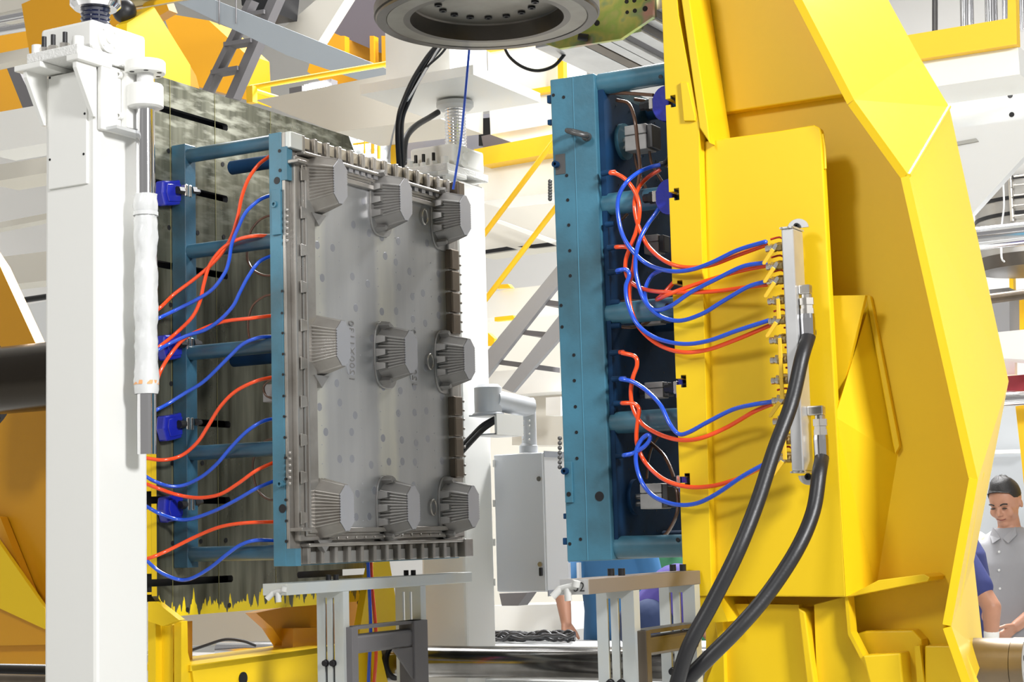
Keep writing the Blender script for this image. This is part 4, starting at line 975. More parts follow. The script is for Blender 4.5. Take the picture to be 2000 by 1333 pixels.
Lh([(538, 499), (528, 501), (505, 513), (485, 540), (468, 572), (455, 598), (430, 625), (400, 645), (365, 656), (330, 672), (308, 684), (286, 694)], HBL, 'second blue hose on the left with an S bend past the lower clamps', -.012)
Lh([(541, 617), (533, 617), (490, 622), (440, 628), (400, 641), (360, 662), (335, 690), (315, 722), (303, 755), (288, 800)], HOR, 'third orange hose on the left, flat above the middle rod then dropping', -.004)
Lh([(541, 658), (533, 658), (505, 660), (475, 672), (450, 695), (425, 720), (395, 748), (360, 769), (330, 788), (306, 801), (286, 812)], HBL, 'third blue hose on the left, starting just above the middle rod')
Lh([(543, 737), (535, 737), (500, 745), (460, 765), (430, 795), (405, 835), (385, 865), (355, 890), (320, 899), (283, 895)], HOR, 'fourth orange hose on the left, dipping over the third clamp')
Lh([(544, 817), (536, 818), (510, 825), (480, 845), (450, 876), (425, 905), (395, 931), (360, 948), (330, 950), (300, 940), (283, 930)], HBL, 'fourth blue hose on the left, crossing the fourth rod')
Lh([(545, 900), (537, 903), (500, 920), (465, 945), (430, 966), (390, 973), (350, 968), (310, 955), (283, 945)], HOR, 'fifth orange hose on the left, shallow curve at the lowest clamp', -.008)
Lh([(546, 936), (538, 939), (500, 955), (460, 978), (420, 998), (375, 1014), (345, 1015), (310, 1003), (283, 988)], HBL, 'fifth blue hose on the left, just below the lowest clamp')
Lh([(548, 1020), (540, 1020), (480, 1022), (430, 1030), (380, 1050), (330, 1075), (300, 1088), (283, 1093)], HOR, 'lowest orange hose on the left, above the bottom rod')
Lh([(548, 1057), (540, 1057), (500, 1056), (470, 1065), (440, 1086), (410, 1110), (375, 1130), (350, 1133), (320, 1122), (300, 1108), (283, 1092)], HBL, 'lowest blue hose on the left, sagging below the bottom rod')
for lab, pts in (('thin silvery tube between the first and second rods behind the mould', [(535, 420), (518, 424), (503, 434), (490, 452), (488, 470)]),
                 ('thin brown tube loop below the second rod behind the mould', [(535, 538), (515, 538), (495, 528), (484, 510), (482, 490)]),
                 ('thin brown tube loop above the middle rod behind the mould', [(535, 575), (515, 580), (495, 596), (486, 620), (485, 645), (488, 664)]),
                 ('thin pale tube loop below the fourth rod behind the mould', [(538, 856), (518, 862), (508, 872), (496, 895), (494, 920), (502, 955), (520, 974), (540, 978)]),
                 ('short coiled tube beside a silver block behind the mould', [(540, 742), (525, 745), (515, 757), (520, 773), (537, 780)])):
    tag(MB().tube([PY(a, b, 4.66) for a, b in pts], .0042, 8).build('small_tube', HCL), lab, 'tube')
a = PY(513, 752, 4.70); b = PY(545, 784, 4.70); tag(MB().box(a.x, b.x, 4.70, 4.75, b.z, a.z).build('silver_block', SIL, bevel=.002), 'silver cylinder block peeking from behind the steel mould', 'pneumatic cylinder')
# hose pair under the steel mould
tag(MB().tube([PY(718, 1090, 5.3), PY(721, 1150, 5.3), PY(724, 1230, 5.3), PY(721, 1300, 5.3), PY(719, 1350, 5.3)], .0065).build('air_hose', HBL), 'blue hose hanging straight down under the steel mould', 'hose')
tag(MB().tube([PY(724, 1090, 5.32), PY(727, 1150, 5.32), PY(734, 1230, 5.32), PY(734, 1290, 5.32), PY(729, 1350, 5.32)], .0065).build('air_hose', HOR), 'orange hose hanging straight down under the steel mould', 'hose')

# ================================================================== extrusion head ring and zinc plate
cz = 3.245; cc = Vector((-2.92, 5.05, cz))
t = thing('extrusion_head', 'large dark machined steel ring seen from below at the top edge', 'extrusion head', cc)
RING = steel('dark_machined_ring', (.13, .115, .10), .36, var=.5, vscale=6, col2=(.07, .06, .05))
RINGL = steel('worn_ring_face', (.30, .28, .24), .42, var=.6, vscale=7, col2=(.17, .15, .12))
MB().lathe(cc, (0, 0, 1), [(.5, .372), (.05, .372), (.045, .384), (.012, .384), (.008, .378), (0, .376), (0, .345), (.004, .342)], 96, True, False).build('outer_ring', RING, t)
MB().lathe(cc, (0, 0, 1), [(.004, .342), (.002, .340), (.002, .285)], 96, False, False).build('ring_face', RINGL, t)
MB().lathe(cc, (0, 0, 1), [(.002, .285), (.002, .262), (.055, .255), (.06, .25)], 96, True, False).build('inner_wall', RING, t)
MB().lathe(cc, (0, 0, 1), [(.06, .25), (.075, .19), (.075, .01)], 96, False, True).build('die_plate', RINGL, t)
for k in range(16):
    a = 2 * math.pi * k / 16 + .1; m = MB(); bolt(m, cc + Vector((.165 * math.cos(a), .165 * math.sin(a), .075)), (0, 0, -1), .0135, .022); m.build('socket_bolt', BLKS, t)
t = thing('zinc_bracket', 'iridescent zinc plated bracket plate with clipped corners behind the steel ring', 'bracket', PY(1160, 60, 5.6))
MB().prism(polyY([(1000, -60), (1028, 73), (1092, 95), (1212, 76), (1275, 33), (1272, -60)], 5.60), (0, .02, 0)).build('plate', IRI, t, .001)
for px, py, r in ((1224, 3, .008), (1239, 1, .008), (1225, 24, .007), (1240, 21, .008), (1260, 17, .010), (1127, 52, .010), (1166, 45, .011), (1262, -3, .008)): holeY(px, py, 5.60, r, t, 'bolt_hole')
q = PY(1148, 74, 5.6); m = MB(); m.cyl(q, q + Vector((-.03, -.02, .006)), .014, seg=16); m.build('stop_pin', BLKS, t)
t = thing('linear_axis', 'long aluminium profile axis running back from the zinc bracket', 'profile beam', PY(1160, 90, 5.62))
edge = [(1044, 84), (1092, 97), (1140, 90), (1165, 85), (1190, 80), (1212, 77)]
for k in range(5):
    a = PY(*edge[k], 5.62); b = PY(*edge[k + 1], 5.62); zz = (a.z + b.z) / 2
    MB().box(a.x + .003, b.x - .003, 5.62, 8.6, zz + .0, zz + .10).build('profile_rail', (ALU, ALU, BROWN, ALU, ALU)[k], t, .002)
    MB().box(b.x - .003, b.x + .003, 5.62, 8.6, zz + .012, zz + .09).build('rail_groove', GRY, t)
for k, (pa, pb) in enumerate((((1222, 70), (1248, 52)), ((1254, 46), (1274, 30)), ((1278, 22), (1300, -10)))):
    a = PY(*pa, 5.62); b = PY(*pb, 5.62)
    MB().box(a.x, b.x, 5.64, 8.6, a.z + .01, a.z + .09).build('side_rail', ALU, t, .002)
    MB().box(b.x, b.x + .008, 5.64, 8.6, a.z + .02, a.z + .09).build('rail_groove', GRY, t)
a = PY(1040, 80, 5.62); MB().box(a.x, a.x + .012, 5.62, 8.6, a.z - .012, a.z + .02).build('edge_strip', ZINC, t)

# ================================================================== cables near the top
def cab(pts, r, m, lab, name='cable'): return tag(MB().tube([PY(*p) for p in pts], r, 10).build(name, m), lab, 'cable')
cab([(880, 40, 5.5), (862, 78, 5.5), (835, 112, 5.5), (808, 155, 5.5), (790, 195, 5.5), (780, 225, 5.5), (777, 265, 5.55), (780, 330, 5.6)], .0105, BLK, 'thick black cable bundle dropping from the steel ring, left strand')
cab([(886, 40, 5.52), (868, 80, 5.52), (842, 116, 5.52), (815, 160, 5.52), (798, 198, 5.52), (786, 230, 5.52), (784, 270, 5.57), (786, 330, 5.62)], .0095, BLK, 'thick black cable bundle dropping from the steel ring, right strand')
cab([(900, 50, 5.5), (882, 78, 5.5), (862, 105, 5.5), (840, 125, 5.5), (822, 142, 5.5)], .0045, BLK, 'thin black cable beside the thick bundle under the ring')
cab([(905, 45, 5.48), (869, 78, 5.48), (842, 118, 5.5), (806, 180, 5.5), (775, 235, 5.55), (757, 310, 5.6)], .004, mat('clear_tube', (.75, .75, .75), .15, coat=.8), 'pale clear tube following the black cable bundle')
cab([(856, 219, 6.0), (840, 229, 5.95), (815, 244, 5.8), (797, 262, 5.7), (790, 285, 5.65), (789, 320, 5.62)], .0125, BLK, 'short thick black cable bending in below the square plate')
cab([(922, 30, 5.4), (917, 90, 5.4), (910, 170, 5.4), (904, 235, 5.4), (898, 290, 5.42), (885, 370, 5.45)], .0045, mat('bright_blue_cable', (.03, .12, .75), .3, coat=.4), 'thin bright blue cable hanging in front of the far gearbox')
cab([(968, 60, 5.7), (982, 84, 5.7), (995, 110, 5.7), (1020, 130, 5.7), (1050, 138, 5.72), (1080, 130, 5.74), (1098, 112, 5.76), (1110, 95, 5.78)], .0068, BLK, 'black cable hanging in a loop under the aluminium profiles')

# ================================================================== background machinery, each piece at its own depth
def B(name, pts, y, th, m, lab, cat='beam', grp=None): return slabY(name, pts, y, th, m, lab, cat, None, grp)
B('cream_beam', [(-30, -30), (120, -30), (44, 16), (-30, 32)], 5.9, .2, CRM, 'cream beam in the top left corner above chrome tubes')
for k, (a, b, r) in enumerate((((-30, 44), (52, 28), .019), ((-30, 66), (62, 50), .021))):
    tag(MB().cyl(PY(*a, 5.9), PY(*b, 5.9), r).build('chrome_tube', CHR), ('upper' if k == 0 else 'lower') + ' chrome tube in the top left corner', 'tube')
B('cream_bar', [(-30, 110), (78, 88), (76, 108), (-30, 132)], 6.4, .08, CRM, 'narrow cream bar behind the near column top')
B('orange_roof_sheet', [(-30, 60), (95, 40), (95, 225), (-30, 240)], 9.5, .2, OCH, 'ochre sheet panel far behind the near column', 'panel')
B('grey_strut', [(8, 120), (26, 116), (74, 215), (48, 220)], 9.0, .06, GRY, 'dark grey slanted strut before the ochre panel at left', 'strut')
B('white_beam', [(-30, 224), (100, 201), (100, 278), (-30, 300)], 7.4, .25, WHT, 'broad white beam left of the near column, upper one')
B('white_beam', [(-30, 326), (100, 305), (100, 336), (-30, 358)], 8.2, .3, CRM, 'narrow cream beam left of the near column above the window')
B('white_beam', [(-30, 440), (100, 415), (100, 427), (-30, 452)], 8.4, .1, CRM, 'thin pale rail across the daylight window', 'rail')
B('white_beam', [(-30, 506), (100, 490), (100, 547), (-30, 562)], 7.8, .2, CRM, 'cream beam left of the near column below the window')
tag(MB().cyl(PY(10, 592, 7.2), PY(110, 577, 7.2), .017).build('dark_pipe', BLKS), 'dark pipe left of the near column above the black ram', 'pipe')
B('grey_duct', [(28, 600), (110, 585), (110, 720), (70, 720)], 9.4, .1, GRW, 'pale grey duct behind the yellow rear frame', 'duct')
# top middle
B('orange_crane_girder', [(318, 25), (408, 40), (478, 104), (482, 195), (430, 180), (368, 165), (350, 120)], 10.2, .3, OCH, 'ochre crane girder end between yellow arm and grey ladder', 'girder')
B('cream_gusset', [(545, 62), (640, -20), (685, -20), (617, 88), (584, 76)], 9.4, .1, CRM, 'cream diagonal gusset strip near the top edge', 'gusset')
B('dark_roof_beam', [(690, -20), (770, -20), (835, 70), (835, 140), (735, 100), (642, 60)], 10.6, .4, mat('roof_grey', (.10, .085, .10), .7), 'dark grey roof beam between the cream gusset and the steel ring')
B('orange_girder', [(616, 86), (642, 60), (736, 100), (830, 140), (830, 165), (650, 175), (600, 140)], 10.9, .3, OCH, 'ochre girder behind the yellow handrail', 'girder')
for px in (665, 722, 745): B('orange_post', [(px, 70), (px + 8, 70), (px + 9, 145), (px + 1, 145)], 10.4, .06, OCH, 'small ochre post at pixel column %d of the roof girder' % px if False else {665: 'leftmost small ochre post under the dark roof beam', 722: 'middle small ochre post under the dark roof beam', 745: 'rightmost small ochre post under the dark roof beam'}[px], 'post')
t = thing('grey_ladder', 'dark grey steel ladder leaning behind the slotted platen', 'ladder', PY(450, 190, 9.0))
for a, b, w_ in (((486, 0), (398, 180), 5.5), ((536, -10), (447, 192), 8.5)):
    MB().prism(polyY([(a[0] - w_, a[1]), (a[0] + w_, a[1]), (b[0] + w_, b[1]), (b[0] - w_, b[1])], 9.0), (0, .08, 0)).build('stringer', GRY, t)
for a, b in (((462, 30), (515, 22)), ((436, 86), (489, 78)), ((411, 141), (463, 132))): MB().prism(polyY([(a[0], a[1] - 4), (b[0], b[1] - 4), (b[0], b[1] + 4), (a[0], a[1] + 4)], 8.98), (0, .1, 0)).build('rung', GRY, t)
B('cable_chain_box', [(470, -20), (550, -20), (545, 28), (500, 34), (472, 10)], 9.2, .2, BLKS, 'black box at the head of the grey ladder', 'box')
B('blue_grey_beam', [(320, -8), (352, -22), (395, -10), (765, 138), (760, 150), (700, 156), (560, 108)], 8.4, .12, RAFT, 'blue grey beam slanting down across the top of the picture')
for px, y1_ in ((428, 48), (461, 46)): tag(MB().cyl(PY(px, -30, 8.38), PY(px, y1_, 8.38), .004).build('hanger_rod', GRY), ('left' if px < 440 else 'right') + ' thin rod hanging from the roof to the blue grey beam', 'rod')
t = thing('yellow_handrail', 'yellow tubular handrail on top of the cream box beam', 'handrail', PY(650, 170, 7.05))
MB().tube([PY(490, 171, 7.05), PY(650, 143, 7.05), PY(830, 112, 7.05)], .0135, 12, sub=1).build('top_rail', GUARD, t)
for px, ya_, yb_ in ((487, 168, 200), (770, 122, 152)): MB().box(PY(px - 6, ya_, 7.0).x, PY(px + 6, ya_, 7.0).x, 7.0, 7.04, PY(px, yb_, 7.0).z, PY(px, ya_, 7.0).z).build('post', GUARD, t)
MB().tube([PX(494, 176, PY(490, 171, 7.05).x), PX(545, 192, PY(490, 171, 7.05).x)], .012, 10, sub=1).build('return_rail', GUARD, t)
B('cream_box_beam', [(500, 196), (845, 128), (860, 128), (860, 232), (655, 258), (560, 222)], 7.0, .4, CRM, 'long cream box beam carrying the yellow handrail')
t = thing('work_lamp', 'small glaring work lamp above the cream box beam', 'lamp', PY(608, 172, 8.0))
a = PY(594, 166, 8.0); b = PY(634, 178, 8.0); MB().box(a.x, b.x, 8.0, 8.04, b.z, a.z).build('lens', GLOW, t); MB().box(a.x - .02, b.x + .02, 8.04, 8.1, b.z - .01, a.z + .02).build('housing', GRY, t)
a = PY(565, 172, 8.0); b = PY(590, 182, 8.0); MB().box(a.x, b.x, 8.0, 8.1, b.z, a.z).build('driver_box', GRY, t)
# daylight lattice
wa = PY(662, 240, 20.8); wb = PY(750, 318, 20.8); win2 = struct(MB().box(wa.x, wb.x, 20.9, 21.02, wb.z, wa.z).build('window_2', GRW))
for i in range(3):
    for j in range(3):
        dx = (wb.x - wa.x) / 3; dz = (wa.z - wb.z) / 3; MB().box(wa.x + dx * i + .03, wa.x + dx * (i + 1) - .03, 20.86, 20.895, wb.z + dz * j + .03, wb.z + dz * (j + 1) - .03).build('pane', DAY, win2)
t = thing('yellow_lattice', 'ochre yellow lattice frame before the bright window', 'lattice', PY(710, 300, 8.6))
for a, b, w_ in (((700, 246), (737, 262), 4), ((728, 244), (728, 300), 4), ((712, 250), (712, 300), 2), ((740, 240), (740, 310), 4)):
    MB().cyl(PY(*a, 8.6), PY(*b, 8.6), w_ * 8.6 / F).build('bar', GUARD, t)
for a, b in (((680, 262), (745, 254)), ((690, 282), (745, 275))): MB().cyl(PY(*a, 8.62), PY(*b, 8.62), .006).build('bar', GUARD, t)
B('yellow_post', [(763, 235), (775, 235), (775, 330), (763, 330)], 7.4, .04, GUARD, 'yellow vertical post left of the black cable bundle', 'post')
B('grey_machine_housing', [(795, 235), (960, 222), (960, 300), (795, 310)], 8.8, .3, mat('mid_grey', (.33, .33, .38), .6), 'mid grey machine housing behind the far lift screw', 'housing')
B('black_motor', [(935, 232), (975, 228), (1000, 258), (975, 285), (935, 285)], 8.3, .2, BLKS, 'dark motor housing right of the far lift screw', 'motor')
# white tower and yellow platform
B('white_cabinet', [(952, 96), (1092, 70), (1092, 240), (958, 263), (955, 190)], 7.6, .3, WHT, 'large white panel cabinet between ring and blue mould', 'cabinet')
B('yellow_trim_rail', [(950, 92), (1040, 75), (1040, 82), (950, 99)], 7.55, .04, GUARD, 'upper yellow rail on the white cabinet', 'rail')
B('yellow_trim_rail', [(955, 188), (1080, 167), (1080, 178), (975, 195)], 7.55, .04, GUARD, 'lower yellow rail on the white cabinet', 'rail')
B('yellow_post', [(1089, 112), (1100, 108), (1101, 170), (1090, 170)], 7.5, .04, GUARD, 'yellow post just above the blue mould', 'post')
B('shade_slab', [(940, 266), (1100, 232), (1100, 264), (945, 292)], 8.0, .1, mat('shade_grey', (.16, .14, .15), .7), 'dark slab standing for the shade between white cabinet and yellow beam', 'shade panel')  # dark slab added where only shade lies under the white cabinet
B('yellow_platform_beam', [(925, 292), (1100, 258), (1100, 296), (940, 323)], 7.6, .12, GUARD, 'broad yellow platform beam behind the far column')
B('white_platform_beam', [(935, 324), (1100, 299), (1100, 374), (935, 394)], 7.7, .25, WHT, 'white box beam right below the yellow platform beam')
sof = B('cream_soffit', [(935, 394), (1100, 374), (1100, 478), (935, 500)], 9.5, .2, CRM, 'cream soffit panel with dark slots behind the stair', 'panel')
slabY('dark_slot', [(945, 489), (990, 482), (1008, 487), (945, 496)], 9.45, .03, BLKS, parent=sof)
slabY('dark_slot', [(1010, 482), (1070, 474), (1086, 480), (1040, 485)], 9.45, .03, BLKS, parent=sof)
B('pale_strut', [(962, 432), (975, 430), (1085, 470), (1070, 474)], 9.3, .04, WHT, 'thin pale diagonal strut crossing the soffit', 'strut')
B('white_lower_beam', [(935, 573), (1100, 552), (1100, 604), (935, 624)], 8.6, .2, WHT, 'white beam crossing behind the grey stair at mid height')
B('yellow_foot', [(975, 556), (992, 555), (998, 562), (968, 564)], 8.55, .04, GUARD, 'small yellow foot on the white beam behind the stair', 'stopper')  # small yellow feet on the background beam
B('yellow_foot', [(966, 620), (1002, 616), (1006, 624), (966, 628)], 8.4, .04, GUARD, 'small yellow foot below the white beam behind the stair', 'stopper')
B('yellow_bracket', [(953, 650), (966, 662), (965, 676), (953, 676)], 8.2, .04, GUARD, 'yellow bracket at the far column edge beside the stair', 'bracket')
t = thing('grey_stair', 'grey steel stair with two stringers between far column and blue mould', 'stair', PY(1020, 700, 7.4))
for pts in ([(1100, 505), (1100, 545), (940, 750), (940, 700)], [(1100, 606), (1100, 652), (1001, 767), (980, 759)]):
    MB().prism(polyY(pts, 7.4), (0, .03, 0)).build('stringer', STAIR, t)
for pts in ([(1062, 585), (1100, 590), (1100, 600), (1055, 595)], [(1027, 645), (1100, 652), (1100, 662), (1020, 654)], [(977, 703), (1046, 712), (1046, 722), (970, 712)]):
    MB().prism(polyY(pts, 7.42), (0, .25, 0)).build('tread', GRY, t)
for k, (a, b) in enumerate((((1100, 252), (935, 472)), ((1100, 387), (935, 603)))):
    tag(MB().cyl(PY(*a, 7.25), PY(*b, 7.25), .0135).build('stair_handrail', GUARD), ('upper' if k == 0 else 'lower') + ' yellow diagonal handrail beside the far column', 'handrail')
B('white_base_beam', [(935, 728), (1100, 716), (1100, 764), (935, 776)], 8.2, .2, WHT, 'white beam behind the swing arm below the stair')
B('cream_housing', [(1000, 776), (1100, 765), (1100, 870), (1000, 870)], 8.4, .3, CRM, 'cream machine housing behind the swing arm post', 'housing')
B('tan_crate', [(1005, 808), (1022, 806), (1022, 835), (1005, 835)], 8.1, .1, mat('cardboard', (.50, .32, .20), .8), 'tan carton behind the swing arm', 'carton')
B('white_monitor', [(1066, 777), (1095, 775), (1095, 812), (1066, 812)], 8.1, .1, WHT, 'small white box with panel beside the blue mould', 'box')
# swing arm with control cabinet
ARM = mat('light_grey_enamel', (.55, .57, .60), .4, coat=.2)
YA = 6.25
t = thing('swing_arm', 'light grey pendant swing arm carrying the control cabinet', 'arm', PY(985, 830, YA))
def cylpx(px0, px1, py0, py1, y, m, nm):
    a = PY((px0 + px1) / 2, py0, y); b = PY((px0 + px1) / 2, py1, y); r = (px1 - px0) / 2 / F * (y / .87)
    return MB().lathe((a.x, y, b.z), (0, 0, 1), [(0, r), (a.z - b.z - .012, r), (a.z - b.z, r * .75)], 28).build(nm, m, t)
a = PY(921, 812, 5.95); b = PY(967, 850, 5.95)
BRK = [MB().box(a.x, PY(968, 830, 5.93).x, 5.93, 6.14, a.z - .006, a.z).build('bracket_plate', ARM, t), MB().box(a.x, PY(968, 830, 5.93).x, 5.93, 6.14, b.z, b.z + .006).build('bracket_plate', ARM, t),
       MB().box(PY(966, 830, 5.93).x, PY(968, 830, 5.93).x + .006, 5.93, 6.14, b.z, a.z).build('bracket_side', WHT, t)]
cylpx(925, 980, 752, 806, 6.03, ARM, 'swivel'); cylpx(922, 985, 803, 812, 6.03, ARM, 'swivel_base')
MB().cyl(PY(962, 781, 6.03), PY(1032, 797, 6.25), .042, seg=24).build('boom', ARM, t)
cylpx(1017, 1046, 778, 872, 6.25, ARM, 'drop_tube'); cylpx(1014, 1050, 866, 885, 6.25, ARM, 'tube_foot')
for px in (1022, 1034):
    for py in (822, 832, 848, 859): MB().sphere(PY(px, py, 6.19), .0035, 8, 5).build('screw', NICK, t)
m = MB(); m.tube([PY(968, 822, 5.95), PY(945, 838, 5.94), PY(925, 858, 5.90), PY(905, 880, 5.86), (PY(890, 896, 5.84))], .011); m.tube([PY(966, 818, 5.97), PY(942, 832, 5.96), PY(920, 854, 5.92), PY(902, 872, 5.88), (PY(888, 888, 5.86))], .010); 
tag(m.build('black_cables', BLK), 'two black cables drooping from the swing arm bracket', 'cable')
t = thing('control_cabinet', 'pale grey control cabinet hanging from the swing arm, black lever latch', 'cabinet', PY(1020, 1158, 6.3))
CAB = mat('cabinet_grey', (.72, .74, .78), .45); c0 = PY(963, 889, 6.2); c1_ = PY(1067, 1157, 6.2)
YC2 = PX(1108, 1000, c1_.x).y
MB().box(c0.x, c1_.x, 6.212, YC2, c1_.z, c0.z).build('housing', mat('cabinet_white', (.72, .73, .75), .4), t, .004)
MB().box(c0.x + .003, c1_.x - .003, 6.2, 6.211, c1_.z + .004, c0.z - .002).build('door', CAB, t, .002)
for z in (c0.z, c1_.z): MB().box(c1_.x - .002, c1_.x + .002, 6.215, YC2, z - .018, z + .006).build('edge_profile', mat('profile_grey', (.35, .37, .42), .5), t)
for py in (906, 984, 1060, 1138): q = PY(966, py, 6.2); MB().box(q.x - .004, q.x + .004, 6.192, 6.2, q.z - .014, q.z + .014).build('hinge', WHT, t)
for py in (936, 1103): q = PY(1054 + (py > 1000) * 2, py, 6.199); MB().cyl(q, q + Vector((0, -.008, 0)), .010, seg=20).build('lock', NICK, t)
q = PY(1057, 1116, 6.19); MB().box(q.x - .005, q.x + .005, 6.178, 6.196, q.z - .020, q.z + .014).build('latch', BLKS, t, .003)
q0 = PY(1105, 1100, 6.6); q1 = PY(1132, 1142, 6.6); MB().box(q0.x, q0.x + .012, 6.6, 6.62, q1.z, q0.z).build('monitor_frame', ARM, t); MB().box(q1.x - .012, q1.x, 6.6, 6.62, q1.z, q0.z).build('monitor_frame', ARM, t); MB().box(q0.x - .02, q1.x + .004, 6.59, 6.63, q1.z - .02, q1.z).build('monitor_foot', ARM, t)
# low machinery between columns
B('white_frame_beam', [(960, 1184), (1112, 1180), (1112, 1232), (960, 1232)], 8.3, .3, WHT, 'white machine base below the control cabinet', 'base')
B('slanted_stand', [(975, 1160), (1030, 1158), (1012, 1184), (980, 1184)], 7.8, .1, GRY, 'dark slanted stand under the control cabinet', 'stand')
m = MB(); random.seed(11)
for k in range(14):
    P = [PY(955 + 14 * j, 1243 + 5 * math.sin(j * 1.3 + k) + random.uniform(-5, 5), 7.6 + .02 * k) for j in range(13)]; m.tube(P, .008, 6, sub=3)
tag(m.build('cable_tangle', BLK), 'tangle of black cables lying behind the chrome tie bar', 'cables')['kind'] = 'stuff'
tag(MB().box(-5.0, -2.4, 7.5, 7.95, .93, .965).build('cable_tray', GRW), 'grey tray under the black cable tangle', 'tray')
# tie bars
TB = mat('greasy_chrome', (.34, .33, .32), .16, metal=1, var=.8, vscale=5, col2=(.05, .045, .04))
tz = PY(1000, 1295, 5.75).z
t = thing('tie_bar', 'long dark polished tie bar low behind the stands', 'tie bar', (-3, 5.75, tz))
MB().cyl((PY(770, 1295, 5.75).x, 5.75, tz), (-1.4, 5.75, tz), .0595, seg=40).build('bar', TB, t)
MB().cyl((PY(748, 1295, 5.75).x, 5.75, tz), (PY(772, 1295, 5.75).x, 5.75, tz), .075, seg=40).build('collar', BLK, t)
tz2 = PY(1000, 1345, 6.1).z
tag(MB().box(-4.3, -1.8, 6.1, 6.4, tz2 - .1, PY(1000, 1329, 6.1).z).build('base_rail', GRW, bevel=.01), 'pale grey base rail below the tie bar', 'rail')
# tie bar nut bottom right
yq = 4.95; q = PY(1908, 1302, yq); zc = q.z
t = thing('tie_bar_nut', 'brown steel tie bar end with a drilled flange in the lower right corner', 'tie bar', (q.x, yq, zc))
NUT = steel('brown_turned_steel', (.26, .20, .13), .38, var=.5, vscale=8, col2=(.16, .13, .11))
MB().cyl((q.x - .15, yq, zc), (q.x + .105, yq, zc), .078, seg=48).build('barrel', NUT, t)
MB().cyl((q.x + .107, yq, zc), (q.x + .142, yq, zc), .080, seg=48).build('flange', NUT, t, .002)
MB().cyl((q.x + .142, yq, zc), (q.x + .1435, yq, zc), .076, seg=48).build('flange_face', SIL, t)
for k in range(8):
    a = 2 * math.pi * k / 8 + .3; c = Vector((q.x + .143, yq + .058 * math.cos(a), zc + .058 * math.sin(a))); MB().cyl(c, c + Vector((.0015, 0, 0)), .008, seg=12).build('bolt_hole', BLKS, t)

# ================================================================== right background
B('yellow_fascia', [(1740, 74), (1968, 36), (1968, -40), (1983, -40), (1986, 86), (1740, 124)], 7.4, .06, GUARD, 'yellow fascia beam of the upper platform at right')
B('white_platform_edge', [(1740, 126), (1988, 88), (1992, 145), (1740, 182)], 7.45, .35, WHT, 'white box beam under the yellow fascia at right')
t = thing('white_support_bracket', 'pale grey underside plate and triangular gusset below the right platform', 'bracket', PY(1930, 300, 7.8))
MB().prism(polyY([(1760, 182), (2040, 138), (2040, 232), (1770, 268)], 7.9), (0, .05, 0)).build('underside_plate', GRW, t)
MB().prism(polyY([(1770, 262), (2040, 228), (2040, 262), (1898, 418), (1880, 400)], 7.8), (0, .06, 0)).build('gusset', GRW, t)
MB().prism(polyY([(1868, 277), (1906, 270), (1911, 276), (1868, 284)], 7.79), (0, .01, 0)).build('notch', mat('notch_grey', (.33, .33, .31), .6), t)
for px, py in ((1973, 187), (1976, 224)): holeY(px, py, 7.9, .012, t)
for px, w_ in ((1884, 9), (1894, 6), (1935, 11), (1962, 5), (1998, 8)):
    a = PY(px, -40, 7.9); b = PY(px + 2, 60, 7.9)
    tag(MB().cyl(a, b, w_ / F * 9).build('chrome_rod', CHR), {1884: 'leftmost chrome rod above the yellow fascia', 1894: 'second chrome rod above the yellow fascia', 1935: 'thick middle chrome rod above the yellow fascia', 1962: 'thin chrome rod beside the yellow fascia post', 1998: 'chrome rod at the right picture edge'}[px], 'rod')
for px in (1823, 1829): tag(MB().cyl(PY(px, -40, 7.9), PY(px, 70, 7.9), .006).build('black_cable', BLK), ('left' if px < 1826 else 'right') + ' thin black cable dropping behind the yellow fascia', 'cable')
t = thing('extruder_barrel', 'steel extruder barrel with black heater bands at the right edge', 'extruder', PY(2005, 520, 8.6))
bc = PY(2012, 430, 8.6); r = 102 / F * (8.6 / .99)
BAR = steel('barrel_steel', (.45, .44, .42), .38, var=.4, vscale=6, col2=(.25, .23, .2))
MB().cyl((bc.x, bc.y, PY(2012, 505, 8.6).z), (bc.x, bc.y, PY(2012, 250, 8.6).z), r, seg=48).build('barrel', BAR, t)
for py in (362, 400, 430): zz = PY(2012, py + 4, 8.6).z; MB().lathe((bc.x, bc.y, zz), (0, 0, 1), [(0, r + .004), (.018, r + .004)], 48, True, False).build('heater_band', BLKS, t)
MB().cyl((bc.x, bc.y, PY(2012, 530, 8.6).z), (bc.x, bc.y, PY(2012, 505, 8.6).z), r * .98, r * 1.02, seg=48).build('bottom_flange', RING, t)
MB().cyl((bc.x - .02, bc.y - r - .01, PY(1982, 450, 8.6).z), (bc.x - .02, bc.y - r - .01, PY(1982, 330, 8.6).z), .012, seg=12).build('clamp_bar', NICK, t)
for py in (345, 362, 382, 402, 422): q = PY(1980, py, 8.3); MB().cyl(q, q + Vector((.06, 0, 0)), .005, seg=8).build('clamp_screw', NICK, t)
tag(MB().cyl(PY(1860, 472, 7.9), PY(2040, 452, 7.9), .054, seg=32).build('chrome_pipe', CHR), 'shiny horizontal pipe crossing before the extruder barrel', 'pipe')
tag(MB().tube([PY(1959, 345, 8.2), PY(1961, 400, 8.2), PY(1957, 440, 8.2), PY(1956, 500, 8.0), PY(1962, 512, 8.0)], .0045).build('pale_wire', GRW), 'pale wire hanging before the extruder barrel', 'wire')
tag(MB().cyl(PY(1920, 586, 8.2), PY(2040, 570, 8.2), .024).build('dark_bar', BROWN), 'dark brown bar below the extruder barrel', 'bar')
B('yellow_column', [(1971, 536), (1979, 536), (1981, 655), (1973, 655)], 8.9, .05, GUARD, 'slim yellow column below the extruder barrel', 'column')
B('yellow_sheet', [(1980, 575), (2040, 568), (2040, 660), (1982, 660)], 9.1, .05, GUARD, 'yellow panel right of the slim yellow column', 'panel')
